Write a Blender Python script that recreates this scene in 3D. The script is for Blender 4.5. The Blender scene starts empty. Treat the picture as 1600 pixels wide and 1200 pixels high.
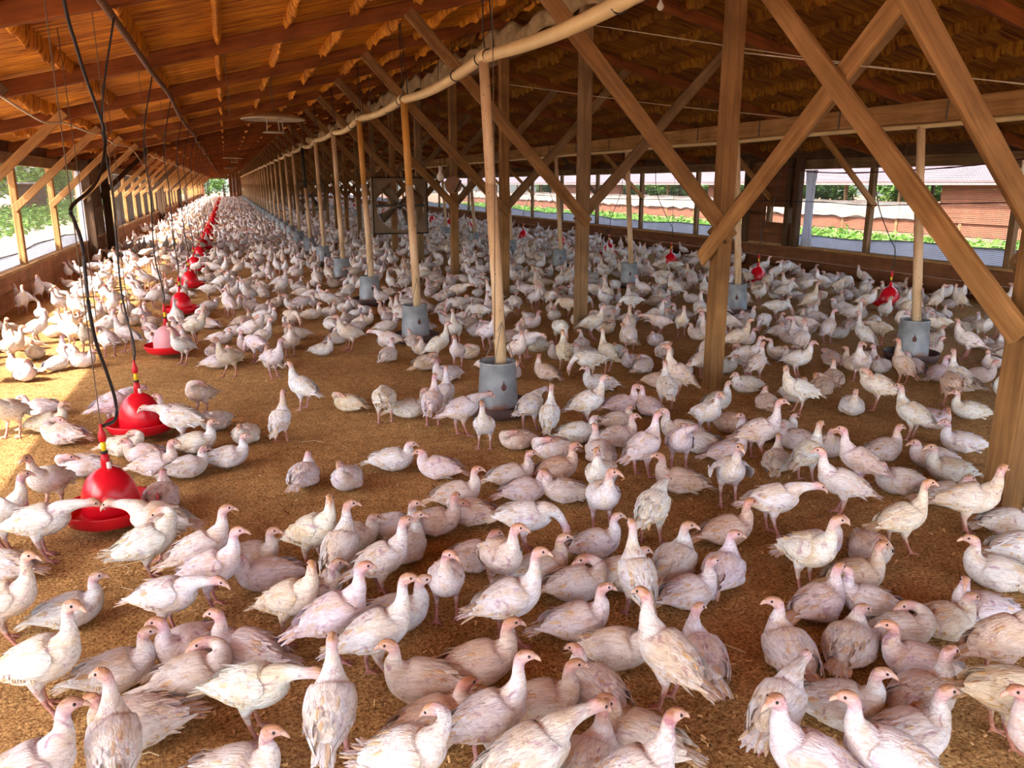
import bpy, math, random
import numpy as np
from mathutils import Matrix, Vector
from mathutils.kdtree import KDTree

random.seed(7)
RNG = np.random.default_rng(11)
sc = bpy.context.scene
COL = sc.collection
PI = math.pi

# ------------------------------------------------------------------ camera
F_PX, CAM_H, VPX, VPY = 1240.0, 1.6, 352.0, 288.0
_p = math.atan2(600 - VPY, F_PX)
_d = np.array([VPX - 800, 600 - VPY, -F_PX]); _d /= np.linalg.norm(_d)
_up = np.array([0, math.cos(_p), math.sin(_p)])
_Y = _d - _up * (_d @ _up); _Y /= np.linalg.norm(_Y)
RCAM = np.stack([np.cross(_Y, _up), _Y, _up])          # world = RCAM @ cam
CPOS = np.array([0.0, 0.0, CAM_H])
cam_data = bpy.data.cameras.new('camera')
cam_data.sensor_fit = 'HORIZONTAL'; cam_data.sensor_width = 36.0
cam_data.lens = 36.0 * F_PX / 1600.0
cam_data.clip_start = 0.05; cam_data.clip_end = 500
cam = bpy.data.objects.new('camera', cam_data); COL.objects.link(cam)
M = Matrix.Identity(4)
for i in range(3):
    for j in range(3):
        M[i][j] = float(RCAM[i, j])
    M[i][3] = float(CPOS[i])
cam.matrix_world = M
sc.camera = cam


def px_ray(px, py): return RCAM @ np.array([px - 800.0, 600.0 - py, -F_PX])
def px_z(px, py, z=0.0):
    r = px_ray(px, py); return CPOS + r * ((z - CAM_H) / r[2])
def px_x(px, py, x):
    r = px_ray(px, py); return CPOS + r * (x / r[0])
def proj(P):
    c = RCAM.T @ (np.asarray(P, float) - CPOS)
    return 800 + F_PX * c[0] / -c[2], 600 - F_PX * c[1] / -c[2]


# ------------------------------------------------------------------ sky, sun, exposure
SUN_DIR = Vector((-0.66, -0.36, 0.68)).normalized()     # towards the sun
world = bpy.data.worlds.new('sky'); sc.world = world; world.use_nodes = True
wn = world.node_tree; wn.nodes.clear()
wo = wn.nodes.new('ShaderNodeOutputWorld'); bg = wn.nodes.new('ShaderNodeBackground')
sky = wn.nodes.new('ShaderNodeTexSky'); sky.sky_type = 'NISHITA'; sky.sun_disc = False
sky.sun_elevation = math.asin(SUN_DIR.z); sky.sun_rotation = math.atan2(SUN_DIR.x, SUN_DIR.y)
sky.air_density = 1.0; sky.dust_density = 3.0; sky.ozone_density = 1.0
hs = wn.nodes.new('ShaderNodeHueSaturation'); hs.inputs['Saturation'].default_value = 0.65
wn.links.new(sky.outputs[0], hs.inputs['Color']); wn.links.new(hs.outputs[0], bg.inputs[0])
bg.inputs[1].default_value = 0.34
wn.links.new(bg.outputs[0], wo.inputs[0])
sun_l = bpy.data.lights.new('sun', 'SUN'); sun_l.energy = 5.4; sun_l.angle = 0.012; sun_l.color = (1.0, 0.93, 0.84)
sun_o = bpy.data.objects.new('sun', sun_l); COL.objects.link(sun_o)
sun_o.rotation_euler = (-SUN_DIR).to_track_quat('-Z', 'Y').to_euler()
sun_o.location = (-20, -10, 25)
sc.view_settings.view_transform = 'Standard'; sc.view_settings.look = 'None'
sc.view_settings.gamma = 1.0; sc.view_settings.use_curve_mapping = False
sc.view_settings.exposure = 2.05
try:
    sc.cycles.use_denoising = True
    sc.cycles.max_bounces = 10; sc.cycles.diffuse_bounces = 6; sc.cycles.transparent_max_bounces = 12
    sc.cycles.caustics_reflective = False; sc.cycles.caustics_refractive = False
    sc.cycles.sample_clamp_indirect = 8.0
except Exception:
    pass

# ------------------------------------------------------------------ layout numbers
XL, XR, XC = -2.8, 10.0, 3.6          # side walls and centre row
Y0, Y1 = -4.1, 104.0                  # near (open) end and far end of the house
BAY, PY0 = 2.62, 2.74                 # post spacing
SILL, HEAD = 0.47, 1.86
SLOPE = 0.245
def zr(x):                            # underside of the rafters
    return 2.72 + SLOPE * (x if x <= XC else 2 * XC - x)
POSTY = [PY0 + BAY * k for k in range(-1, 39)]

for nm, loc, rot, sx, sy in (('portal_left', (XL, (Y0 + Y1) / 2, 1.15), (0, -PI / 2, 0), 1.5, Y1 - Y0),
                             ('portal_right', (XR, (Y0 + Y1) / 2, 1.15), (0, PI / 2, 0), 1.5, Y1 - Y0),
                             ('portal_end', (XC, Y0 - 0.2, 1.7), (PI / 2, 0, 0), 14.0, 3.6)):
    l = bpy.data.lights.new(nm, 'AREA'); l.shape = 'RECTANGLE'; l.size = sx; l.size_y = sy
    l.cycles.is_portal = True
    o = bpy.data.objects.new(nm, l); COL.objects.link(o); o.location = loc
    # portals shine along local -Z, which must look into the house
    d = Vector({'portal_left': (1, 0, 0), 'portal_right': (-1, 0, 0), 'portal_end': (0, 1, 0)}[nm])
    o.rotation_euler = d.to_track_quat('-Z', 'Y').to_euler()
    if nm != 'portal_end':
        l.size, l.size_y = (Y1 - Y0, 1.5) if abs((o.rotation_euler.to_matrix() @ Vector((1, 0, 0))).y) > .5 else (1.5, Y1 - Y0)


# ------------------------------------------------------------------ materials
def mat(name):
    m = bpy.data.materials.new(name); m.use_nodes = True
    nt = m.node_tree; nt.nodes.clear()
    out = nt.nodes.new('ShaderNodeOutputMaterial'); b = nt.nodes.new('ShaderNodeBsdfPrincipled')
    nt.links.new(b.outputs[0], out.inputs[0])
    return m, nt, b
def N(nt, t, **kw):
    n = nt.nodes.new(t)
    for k, v in kw.items():
        if k.startswith('i_'):
            n.inputs[k[2:].replace('_', ' ')].default_value = v
        else:
            setattr(n, k, v)
    return n
def ramp(nt, stops):
    r = nt.nodes.new('ShaderNodeValToRGB')
    while len(r.color_ramp.elements) < len(stops): r.color_ramp.elements.new(0.5)
    for e, (p, c) in zip(r.color_ramp.elements, stops):
        e.position = p; e.color = (c[0], c[1], c[2], 1)
    return r
def coords(nt, kind='Object', scale=(1, 1, 1)):
    tc = nt.nodes.new('ShaderNodeTexCoord'); mp = nt.nodes.new('ShaderNodeMapping')
    mp.inputs['Scale'].default_value = scale
    nt.links.new(tc.outputs[kind], mp.inputs[0]); return mp.outputs[0]
def noise(nt, vec, scale, detail=3, rough=0.55, dist=0.0):
    n = nt.nodes.new('ShaderNodeTexNoise'); n.inputs['Scale'].default_value = scale
    n.inputs['Detail'].default_value = detail; n.inputs['Roughness'].default_value = rough
    n.inputs['Distortion'].default_value = dist
    nt.links.new(vec, n.inputs['Vector']); return n
def bump(nt, b, h, strength=0.3, dist=0.01):
    bp = nt.nodes.new('ShaderNodeBump'); bp.inputs['Strength'].default_value = strength
    bp.inputs['Distance'].default_value = dist
    nt.links.new(h, bp.inputs['Height']); nt.links.new(bp.outputs[0], b.inputs['Normal'])
def mix(nt, fac, a, c, mode='MIX'):
    m = nt.nodes.new('ShaderNodeMix'); m.data_type = 'RGBA'; m.blend_type = mode
    for s, v in ((m.inputs[0], fac), (m.inputs[6], a), (m.inputs[7], c)):
        if isinstance(v, (int, float)): s.default_value = v
        elif isinstance(v, tuple): s.default_value = (v[0], v[1], v[2], 1)
        else: nt.links.new(v, s)
    return m.outputs[2]
def simple(name, col, rough=0.6, metal=0.0, var=0.15, nscale=12.0, bmp=0.0, spec=0.3):
    m, nt, b = mat(name)
    n = noise(nt, coords(nt), nscale, 4)
    r = ramp(nt, [(0.25, tuple(c * (1 - var) for c in col)), (0.75, tuple(min(1, c * (1 + var)) for c in col))])
    nt.links.new(n.outputs[0], r.inputs[0]); nt.links.new(r.outputs[0], b.inputs['Base Color'])
    b.inputs['Roughness'].default_value = rough; b.inputs['Metallic'].default_value = metal
    b.inputs['Specular IOR Level'].default_value = spec
    if bmp: bump(nt, b, n.outputs[0], bmp, 0.01)
    return m
def timber(name, dark, light, grain=26.0):
    m, nt, b = mat(name)
    oi = nt.nodes.new('ShaderNodeObjectInfo')
    v = coords(nt, 'Object', (1.6, grain, grain))
    ad = nt.nodes.new('ShaderNodeVectorMath'); ad.operation = 'MULTIPLY_ADD'
    ad.inputs[1].default_value = (37, 61, 83)
    cb = nt.nodes.new('ShaderNodeCombineXYZ')
    for k in range(3): nt.links.new(oi.outputs['Random'], cb.inputs[k])
    nt.links.new(cb.outputs[0], ad.inputs[0]); nt.links.new(v, ad.inputs[2])
    n = noise(nt, ad.outputs[0], 1.0, 5, 0.65, 0.6)
    n2 = noise(nt, coords(nt, 'Object', (1, 1, 1)), 2.2, 3)
    r = ramp(nt, [(0.28, dark), (0.5, tuple((a + c) / 2 for a, c in zip(dark, light))), (0.72, light)])
    nt.links.new(n.outputs[0], r.inputs[0])
    r2 = ramp(nt, [(0.3, (0.62, 0.58, 0.52)), (0.7, (1.1, 1.08, 1.05))]); nt.links.new(n2.outputs[0], r2.inputs[0])
    c = mix(nt, 1.0, r.outputs[0], r2.outputs[0], 'MULTIPLY')
    nt.links.new(c, b.inputs['Base Color']); b.inputs['Roughness'].default_value = 0.75
    b.inputs['Specular IOR Level'].default_value = 0.25
    bump(nt, b, n.outputs[0], 0.35, 0.004)
    return m
def attr_mat(name, rough=0.7, trans=0.0, spec=0.2):
    m, nt, b = mat(name)
    a = nt.nodes.new('ShaderNodeAttribute'); a.attribute_name = 'Col'
    nt.links.new(a.outputs['Color'], b.inputs['Base Color']); b.inputs['Roughness'].default_value = rough
    b.inputs['Specular IOR Level'].default_value = spec
    if trans:
        t = nt.nodes.new('ShaderNodeBsdfTranslucent'); nt.links.new(a.outputs['Color'], t.inputs[0])
        ms = nt.nodes.new('ShaderNodeMixShader'); ms.inputs[0].default_value = trans
        out = [n for n in nt.nodes if n.type == 'OUTPUT_MATERIAL'][0]
        nt.links.new(b.outputs[0], ms.inputs[1]); nt.links.new(t.outputs[0], ms.inputs[2])
        nt.links.new(ms.outputs[0], out.inputs[0])
    return m

def turkey_mat(name, tint_attr):
    m, nt, b = mat(name)
    a = nt.nodes.new('ShaderNodeAttribute'); a.attribute_name = 'Col'
    oi = nt.nodes.new('ShaderNodeObjectInfo')
    ob = coords(nt, 'Object', (1, 1, 1))
    if tint_attr:
        t = nt.nodes.new('ShaderNodeAttribute'); t.attribute_name = 'Tint'; tint = t.outputs['Color']
        vec = ob
    else:
        tint = oi.outputs['Color']
        cb = nt.nodes.new('ShaderNodeCombineXYZ'); nt.links.new(oi.outputs['Random'], cb.inputs[0]); nt.links.new(oi.outputs['Random'], cb.inputs[2])
        ad = nt.nodes.new('ShaderNodeVectorMath'); ad.operation = 'MULTIPLY_ADD'; ad.inputs[1].default_value = (9, 5, 7)
        nt.links.new(cb.outputs[0], ad.inputs[0]); nt.links.new(ob, ad.inputs[2]); vec = ad.outputs[0]
    # dusty tan wash in broad patches, thin bare pinkish patches
    n1 = noise(nt, vec, 9.0, 4, 0.6, 0.4); r1 = ramp(nt, [(0.46, (1, 1, 1)), (0.66, (0.84, 0.66, 0.44))])
    nt.links.new(n1.outputs[0], r1.inputs[0])
    n2 = noise(nt, vec, 17.0, 3, 0.6, 1.2); r2 = ramp(nt, [(0.58, (1, 1, 1)), (0.70, (0.60, 0.41, 0.55))])
    nt.links.new(n2.outputs[0], r2.inputs[0])
    c = mix(nt, 0.75, a.outputs['Color'], r1.outputs[0], 'MULTIPLY')
    c = mix(nt, 0.85, c, r2.outputs[0], 'MULTIPLY')
    c = mix(nt, 1.0, c, tint, 'MULTIPLY')
    # feather streaks
    sv = nt.nodes.new('ShaderNodeMapping'); sv.inputs['Scale'].default_value = (22, 95, 95)
    nt.links.new(vec, sv.inputs[0])
    n3 = noise(nt, sv.outputs[0], 1.0, 3, 0.6, 0.8)
    r3 = ramp(nt, [(0.32, (0.66, 0.58, 0.58)), (0.56, (1, 1, 1))]); nt.links.new(n3.outputs[0], r3.inputs[0])
    c = mix(nt, 0.7, c, r3.outputs[0], 'MULTIPLY')
    nt.links.new(c, b.inputs['Base Color']); b.inputs['Roughness'].default_value = 0.75
    b.inputs['Specular IOR Level'].default_value = 0.2
    bump(nt, b, n3.outputs[0], 0.8, 0.008)
    return m

MT = {}
MT['timber'] = timber('pale_timber', (0.24, 0.115, 0.04), (0.50, 0.285, 0.11))
MT['timber_post'] = timber('post_timber', (0.15, 0.072, 0.024), (0.34, 0.185, 0.07))
MT['timber_old'] = timber('weathered_timber', (0.13, 0.075, 0.035), (0.30, 0.19, 0.10))
MT['timber_dark'] = timber('dark_timber', (0.055, 0.03, 0.016), (0.14, 0.08, 0.045))
MT['rafter'] = timber('rafter_timber', (0.13, 0.036, 0.008), (0.30, 0.092, 0.02), 18)
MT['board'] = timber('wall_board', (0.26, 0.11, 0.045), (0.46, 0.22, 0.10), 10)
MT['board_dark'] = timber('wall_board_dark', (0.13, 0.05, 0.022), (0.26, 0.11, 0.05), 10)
MT['sill'] = timber('sill_timber', (0.28, 0.15, 0.06), (0.52, 0.32, 0.15))
MT['pipe'] = simple('ivory_pipe', (0.66, 0.51, 0.26), 0.42, 0, 0.12, 5, 0.05, 0.4)
MT['tube'] = None
MT['rust_pipe'] = simple('foam_flecked_pipe', (0.12, 0.05, 0.02), 0.7, 0, 0.6, 25)
MT['red'] = simple('red_plastic', (0.62, 0.006, 0.018), 0.26, 0, 0.08, 9, 0.0, 0.5)
MT['red_stem'] = simple('red_stem_plastic', (0.55, 0.012, 0.02), 0.4, 0, 0.2, 20)
MT['white_pl'] = simple('white_plastic', (0.72, 0.62, 0.58), 0.4)
MT['yellow'] = simple('yellow_plastic', (0.75, 0.50, 0.02), 0.4)
MT['black'] = simple('black_rubber', (0.018, 0.016, 0.02), 0.5)
MT['cord'] = simple('grey_cord', (0.12, 0.085, 0.06), 0.8)
MT['white_cable'] = simple('white_cable', (0.62, 0.54, 0.42), 0.5)
MT['wire'] = simple('galvanised_wire', (0.16, 0.155, 0.15), 0.5, 0.3)
MT['steel_dark'] = simple('dark_steel', (0.10, 0.09, 0.085), 0.5, 0.5)
MT['heater'] = simple('aluminium_reflector', (0.46, 0.40, 0.30), 0.4, 0.4, 0.15, 5)
MT['fan'] = simple('dusty_fan_panel', (0.17, 0.125, 0.085), 0.7, 0, 0.25, 6)
MT['bulb'] = simple('bulb_glass', (0.72, 0.70, 0.64), 0.15, 0, 0.03)
MT['canvas'] = None; MT['eye'] = simple('eye', (0.01, 0.008, 0.006), 0.12, 0, 0.05, 5, 0, 0.6)
MT['beak'] = simple('beak_horn', (0.66, 0.43, 0.34), 0.45, 0, 0.15, 60)
MT['turkey'] = turkey_mat('turkey_plumage', False)
MT['flock'] = turkey_mat('flock_plumage', True)
MT['leaf'] = attr_mat('green_leaf', 0.55, 0.3, 0.35)
MT['shaving'] = attr_mat('wood_shaving', 0.85)

def zinc():
    m, nt, b = mat('galvanised_sheet')
    v = coords(nt); n = noise(nt, v, 9, 5, 0.6); r = ramp(nt, [(0.3, (0.18, 0.20, 0.225)), (0.7, (0.31, 0.335, 0.365))])
    nt.links.new(n.outputs[0], r.inputs[0])
    sx = nt.nodes.new('ShaderNodeSeparateXYZ'); nt.links.new(v, sx.inputs[0])
    mr = nt.nodes.new('ShaderNodeMapRange'); mr.inputs[1].default_value = 0.02; mr.inputs[2].default_value = 0.16
    nt.links.new(sx.outputs[2], mr.inputs[0])
    n2 = noise(nt, v, 14, 4); mm = nt.nodes.new('ShaderNodeMath'); mm.operation = 'ADD'
    nt.links.new(mr.outputs[0], mm.inputs[0]); nt.links.new(n2.outputs[0], mm.inputs[1])
    r2 = ramp(nt, [(0.55, (1, 1, 1)), (0.85, (0, 0, 0))]); nt.links.new(mm.outputs[0], r2.inputs[0])
    c = mix(nt, r2.outputs[0], r.outputs[0], (0.24, 0.12, 0.085))       # rust and dried feed round the foot
    nt.links.new(c, b.inputs['Base Color']); b.inputs['Roughness'].default_value = 0.5; b.inputs['Metallic'].default_value = 0.25
    return m
MT['zinc'] = zinc()
MT['pan'] = simple('feed_pan', (0.115, 0.075, 0.07), 0.6, 0, 0.3, 8)
MT['feed'] = simple('feed_meal', (0.26, 0.13, 0.05), 0.95, 0, 0.4, 60, 0.4)
MT['rust'] = simple('rust_mark', (0.10, 0.045, 0.04), 0.8, 0, 0.3, 40)

def tube_mat():
    m, nt, b = mat('drop_tube')
    v = coords(nt, 'Object', (1, 1, 1)); n = noise(nt, coords(nt, 'Object', (6, 6, 1.2)), 2.0, 5, 0.7)
    r = ramp(nt, [(0.25, (0.42, 0.26, 0.13)), (0.5, (0.60, 0.42, 0.25)), (0.75, (0.70, 0.54, 0.36))])
    nt.links.new(n.outputs[0], r.inputs[0])
    sp = noise(nt, v, 60, 2); r2 = ramp(nt, [(0.64, (1, 1, 1)), (0.72, (0.35, 0.2, 0.12))]); nt.links.new(sp.outputs[0], r2.inputs[0])
    c = mix(nt, 0.7, r.outputs[0], r2.outputs[0], 'MULTIPLY')
    nt.links.new(c, b.inputs['Base Color']); b.inputs['Roughness'].default_value = 0.5
    return m
MT['tube'] = tube_mat()
MT['tube_dark'] = simple('dark_tube', (0.03, 0.032, 0.028), 0.5)
MT['tube_top'] = simple('stained_tube', (0.52, 0.26, 0.06), 0.45, 0, 0.2, 6)

def canvas_mat(name, c0, c1, tr=0.25):
    m, nt, b = mat(name)
    n = noise(nt, coords(nt), 4.5, 5, 0.65); r = ramp(nt, [(0.3, c0), (0.7, c1)]); nt.links.new(n.outputs[0], r.inputs[0])
    nt.links.new(r.outputs[0], b.inputs['Base Color']); b.inputs['Roughness'].default_value = 0.85
    bump(nt, b, n.outputs[0], 0.4, 0.02)
    t = nt.nodes.new('ShaderNodeBsdfTranslucent'); nt.links.new(r.outputs[0], t.inputs[0])
    ms = nt.nodes.new('ShaderNodeMixShader'); ms.inputs[0].default_value = tr
    out = [q for q in nt.nodes if q.type == 'OUTPUT_MATERIAL'][0]
    nt.links.new(b.outputs[0], ms.inputs[1]); nt.links.new(t.outputs[0], ms.inputs[2]); nt.links.new(ms.outputs[0], out.inputs[0])
    return m
MT['canvas'] = canvas_mat('old_canvas', (0.36, 0.24, 0.11), (0.62, 0.46, 0.25))
MT['curtain'] = canvas_mat('grey_curtain', (0.62, 0.64, 0.70), (0.76, 0.78, 0.84), 0.65)

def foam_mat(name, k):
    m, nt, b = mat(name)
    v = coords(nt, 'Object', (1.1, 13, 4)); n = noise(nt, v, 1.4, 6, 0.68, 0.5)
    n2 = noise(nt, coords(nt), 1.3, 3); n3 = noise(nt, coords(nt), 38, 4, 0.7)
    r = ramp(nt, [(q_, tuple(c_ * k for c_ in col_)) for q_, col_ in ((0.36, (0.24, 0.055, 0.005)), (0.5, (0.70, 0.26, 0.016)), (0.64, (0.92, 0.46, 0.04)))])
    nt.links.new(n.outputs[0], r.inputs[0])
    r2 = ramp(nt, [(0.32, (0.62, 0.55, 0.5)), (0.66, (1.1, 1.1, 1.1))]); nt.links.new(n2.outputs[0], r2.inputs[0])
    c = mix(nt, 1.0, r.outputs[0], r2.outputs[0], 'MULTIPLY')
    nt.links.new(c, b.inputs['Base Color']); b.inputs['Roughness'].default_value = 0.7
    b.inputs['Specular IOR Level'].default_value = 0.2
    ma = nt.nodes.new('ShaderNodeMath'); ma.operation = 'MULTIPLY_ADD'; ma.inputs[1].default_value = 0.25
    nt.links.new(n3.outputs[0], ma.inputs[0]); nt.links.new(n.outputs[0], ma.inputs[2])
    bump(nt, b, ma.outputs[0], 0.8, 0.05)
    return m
MT['foam'] = foam_mat('sprayed_foam_roof', 1.0); MT['foam_shaded'] = foam_mat('shaded_foam_roof', 0.42)  # second copy is darkened: the right slope's shade is put into its colour

def litter_mat():
    m, nt, b = mat('sawdust_litter')
    v = coords(nt); n = noise(nt, v, 75, 4, 0.75, 0.3); n2 = noise(nt, v, 1.1, 4, 0.55); n3 = noise(nt, v, 14, 4, 0.6)
    r = ramp(nt, [(0.33, (0.13, 0.052, 0.012)), (0.46, (0.50, 0.29, 0.115)), (0.58, (0.77, 0.50, 0.215)), (0.72, (0.93, 0.71, 0.40))])
    nt.links.new(n.outputs[0], r.inputs[0])
    r2 = ramp(nt, [(0.34, (0.80, 0.72, 0.64)), (0.62, (1.12, 1.1, 1.06))]); nt.links.new(n2.outputs[0], r2.inputs[0])
    r3 = ramp(nt, [(0.32, (0.70, 0.63, 0.56)), (0.58, (1.1, 1.1, 1.1))]); nt.links.new(n3.outputs[0], r3.inputs[0])
    c = mix(nt, 1.0, r.outputs[0], r2.outputs[0], 'MULTIPLY'); c = mix(nt, 0.8, c, r3.outputs[0], 'MULTIPLY')
    nt.links.new(c, b.inputs['Base Color']); b.inputs['Roughness'].default_value = 0.95; b.inputs['Specular IOR Level'].default_value = 0.1
    ma = nt.nodes.new('ShaderNodeMath'); ma.operation = 'MULTIPLY_ADD'; ma.inputs[1].default_value = 1.6
    nt.links.new(n3.outputs[0], ma.inputs[0]); nt.links.new(n.outputs[0], ma.inputs[2])
    bump(nt, b, ma.outputs[0], 1.0, 0.02)
    return m
MT['litter'] = litter_mat()
MT['dirt'] = simple('red_dirt', (0.27, 0.155, 0.10), 0.95, 0, 0.25, 2.0, 0.4, 0.1)
MT['pale_dirt'] = simple('pale_sandy_dirt', (0.66, 0.50, 0.38), 0.95, 0, 0.2, 1.6, 0.4, 0.1)
MT['roofsheet'] = simple('faded_roof_sheet', (0.14, 0.098, 0.104), 0.55, 0, 0.15, 1.5)
MT['redwall'] = simple('red_brown_wall', (0.15, 0.062, 0.036), 0.85, 0, 0.25, 3)
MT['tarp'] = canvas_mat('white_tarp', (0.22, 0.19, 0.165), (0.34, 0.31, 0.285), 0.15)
MT['bark'] = simple('tree_bark', (0.10, 0.07, 0.05), 0.9, 0, 0.3, 8, 0.3)

# ------------------------------------------------------------------ mesh helpers
def link(o): COL.objects.link(o); return o
def tag(o, label=None, cat=None, group=None, kind=None):
    if label: o['label'] = label
    if cat: o['category'] = cat
    if group: o['group'] = group
    if kind: o['kind'] = kind
    return o
def adopt(o, p):
    o.parent = p; o.matrix_parent_inverse = p.matrix_basis.inverted(); return o
def empty(name, loc, rz=0.0):
    o = bpy.data.objects.new(name, None); o.empty_display_size = 0.1
    o.matrix_basis = Matrix.Translation(Vector([float(c) for c in loc])) @ Matrix.Rotation(rz, 4, 'Z')
    return link(o)

class MB:
    """collects polygons of one mesh"""
    def __init__(self): self.v = []; self.f = []; self.c = []; self.n = 0
    def add(self, verts, faces, col=None):
        verts = np.asarray(verts, float).reshape(-1, 3)
        self.v.append(verts); self.f += [tuple(i + self.n for i in f) for f in faces]; self.n += len(verts)
        if col is not None:
            c = np.ones((len(verts), 4)); c[:, :3] = col; self.c.append(c)
        return self
    def box(self, lo, hi, col=None):
        (a, b, c), (d, e, f) = lo, hi
        return self.add([(a, b, c), (d, b, c), (d, e, c), (a, e, c), (a, b, f), (d, b, f), (d, e, f), (a, e, f)],
                        [(0, 3, 2, 1), (4, 5, 6, 7), (0, 1, 5, 4), (1, 2, 6, 5), (2, 3, 7, 6), (3, 0, 4, 7)], col)
    def tube(self, pts, r, sides=8, cap=True, col=None, squash=1.0):
        pts = np.asarray(pts, float); n = len(pts)
        r = np.broadcast_to(np.asarray(r, float), (n,))
        t = np.gradient(pts, axis=0); t /= np.linalg.norm(t, axis=1)[:, None] + 1e-12
        ref = np.array([0, 0, 1.0]) if abs(t[:, 2]).mean() < 0.8 else np.array([1.0, 0, 0])
        vs = []
        for i in range(n):
            s = np.cross(ref, t[i]); s /= np.linalg.norm(s) + 1e-12; u = np.cross(t[i], s)
            for k in range(sides):
                a = 2 * PI * k / sides
                vs.append(pts[i] + r[i] * (math.cos(a) * s + squash * math.sin(a) * u))
        fs = [(i * sides + k, i * sides + (k + 1) % sides, (i + 1) * sides + (k + 1) % sides, (i + 1) * sides + k)
              for i in range(n - 1) for k in range(sides)]
        if cap: fs += [tuple(range(sides - 1, -1, -1)), tuple((n - 1) * sides + k for k in range(sides))]
        return self.add(vs, fs, col)
    def lathe(self, prof, sides=24, col=None, centre=(0, 0, 0)):
        vs = [(centre[0] + r * math.cos(2 * PI * k / sides), centre[1] + r * math.sin(2 * PI * k / sides), centre[2] + z)
              for r, z in prof for k in range(sides)]
        fs = [(i * sides + k, i * sides + (k + 1) % sides, (i + 1) * sides + (k + 1) % sides, (i + 1) * sides + k)
              for i in range(len(prof) - 1) for k in range(sides)]
        return self.add(vs, fs, col)
    def grid(self, P, col=None):                        # P: (a, b, 3)
        a, b, _ = P.shape
        return self.add(P.reshape(-1, 3), [(i * b + j, i * b + j + 1, (i + 1) * b + j + 1, (i + 1) * b + j) for i in range(a - 1) for j in range(b - 1)], col)
    def mesh(self, name, m, smooth=False):
        me = bpy.data.meshes.new(name)
        V = np.concatenate(self.v) if self.v else np.zeros((0, 3))
        me.from_pydata(V.tolist(), [], self.f)
        if self.c:
            C = np.concatenate(self.c); at = me.color_attributes.new('Col', 'FLOAT_COLOR', 'POINT')
            at.data.foreach_set('color', C.astype(np.float32).ravel())
        if m: me.materials.append(m)
        if smooth: me.polygons.foreach_set('use_smooth', [True] * len(me.polygons))
        me.update(); return me
    def build(self, name, m, parent=None, smooth=False, loc=None):
        o = bpy.data.objects.new(name, self.mesh(name, m, smooth))
        if loc is not None: o.location = [float(c) for c in loc]
        link(o)
        if parent is not None:
            if loc is None: adopt(o, parent)
            else: o.parent = parent
        return o

_beam_cache = {}
def beam(name, p0, p1, w, h, m, parent=None, up=(0, 0, 1), chamfer=0.008):
    """timber from p0 to p1, long axis = local X, w across, h along up"""
    p0, p1 = Vector([float(c) for c in p0]), Vector([float(c) for c in p1]); d = p1 - p0; L = d.length; d.normalize()
    key = (round(L, 2), w, h, chamfer, m.name)
    if key not in _beam_cache:
        mb = MB(); c = chamfer; a, b = w / 2, h / 2
        prof = [(-a + c, -b), (a - c, -b), (a, -b + c), (a, b - c), (a - c, b), (-a + c, b), (-a, b - c), (-a, -b + c)]
        vs = [(x, y, z) for x in (-L / 2, L / 2) for y, z in prof]
        fs = [(k, (k + 1) % 8, 8 + (k + 1) % 8, 8 + k) for k in range(8)] + [tuple(range(7, -1, -1)), tuple(range(8, 16))]
        mb.add(vs, fs); _beam_cache[key] = mb.mesh(name, m)
    o = bpy.data.objects.new(name, _beam_cache[key])
    u = Vector(up); u = (u - d * u.dot(d)).normalized(); s = u.cross(d)
    mw = Matrix((d, s, u)).transposed().to_4x4(); mw.translation = (p0 + p1) / 2
    o.matrix_basis = mw; link(o)
    if parent is not None: adopt(o, parent)
    return o
def rope(name, pts, r, m, parent=None, sides=6):
    return MB().tube(smooth_path(pts), r, sides).build(name, m, parent, True)
def smooth_path(pts, per=6):
    P = np.asarray(pts, float)
    if len(P) < 3: return P
    Q = np.vstack([2 * P[0] - P[1], P, 2 * P[-1] - P[-2]]); out = []
    for i in range(1, len(Q) - 2):
        for t in np.linspace(0, 1, per, endpoint=False):
            out.append(0.5 * ((2 * Q[i]) + (-Q[i - 1] + Q[i + 1]) * t + (2 * Q[i - 1] - 5 * Q[i] + 4 * Q[i + 1] - Q[i + 2]) * t * t
                              + (-Q[i - 1] + 3 * Q[i] - 3 * Q[i + 1] + Q[i + 2]) * t ** 3))
    out.append(P[-1]); return np.array(out)
ORD = ['', 'first', 'second', 'third', 'fourth', 'fifth', 'sixth', 'seventh', 'eighth', 'ninth', 'tenth', 'eleventh', 'twelfth', 'thirteenth', 'fourteenth',
       'fifteenth', 'sixteenth', 'seventeenth', 'eighteenth', 'nineteenth']
def ordinal(n):
    if n < 20: return ORD[n]
    t, u = divmod(n, 10); tens = ['', '', 'twent', 'thirt', 'fort', 'fift', 'sixt', 'sevent', 'eight', 'ninet'][t]
    return tens + 'ieth' if u == 0 else tens + 'y-' + ORD[u]
def near_ord(n): return 'nearest' if n == 1 else ordinal(n) + ' nearest'

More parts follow.
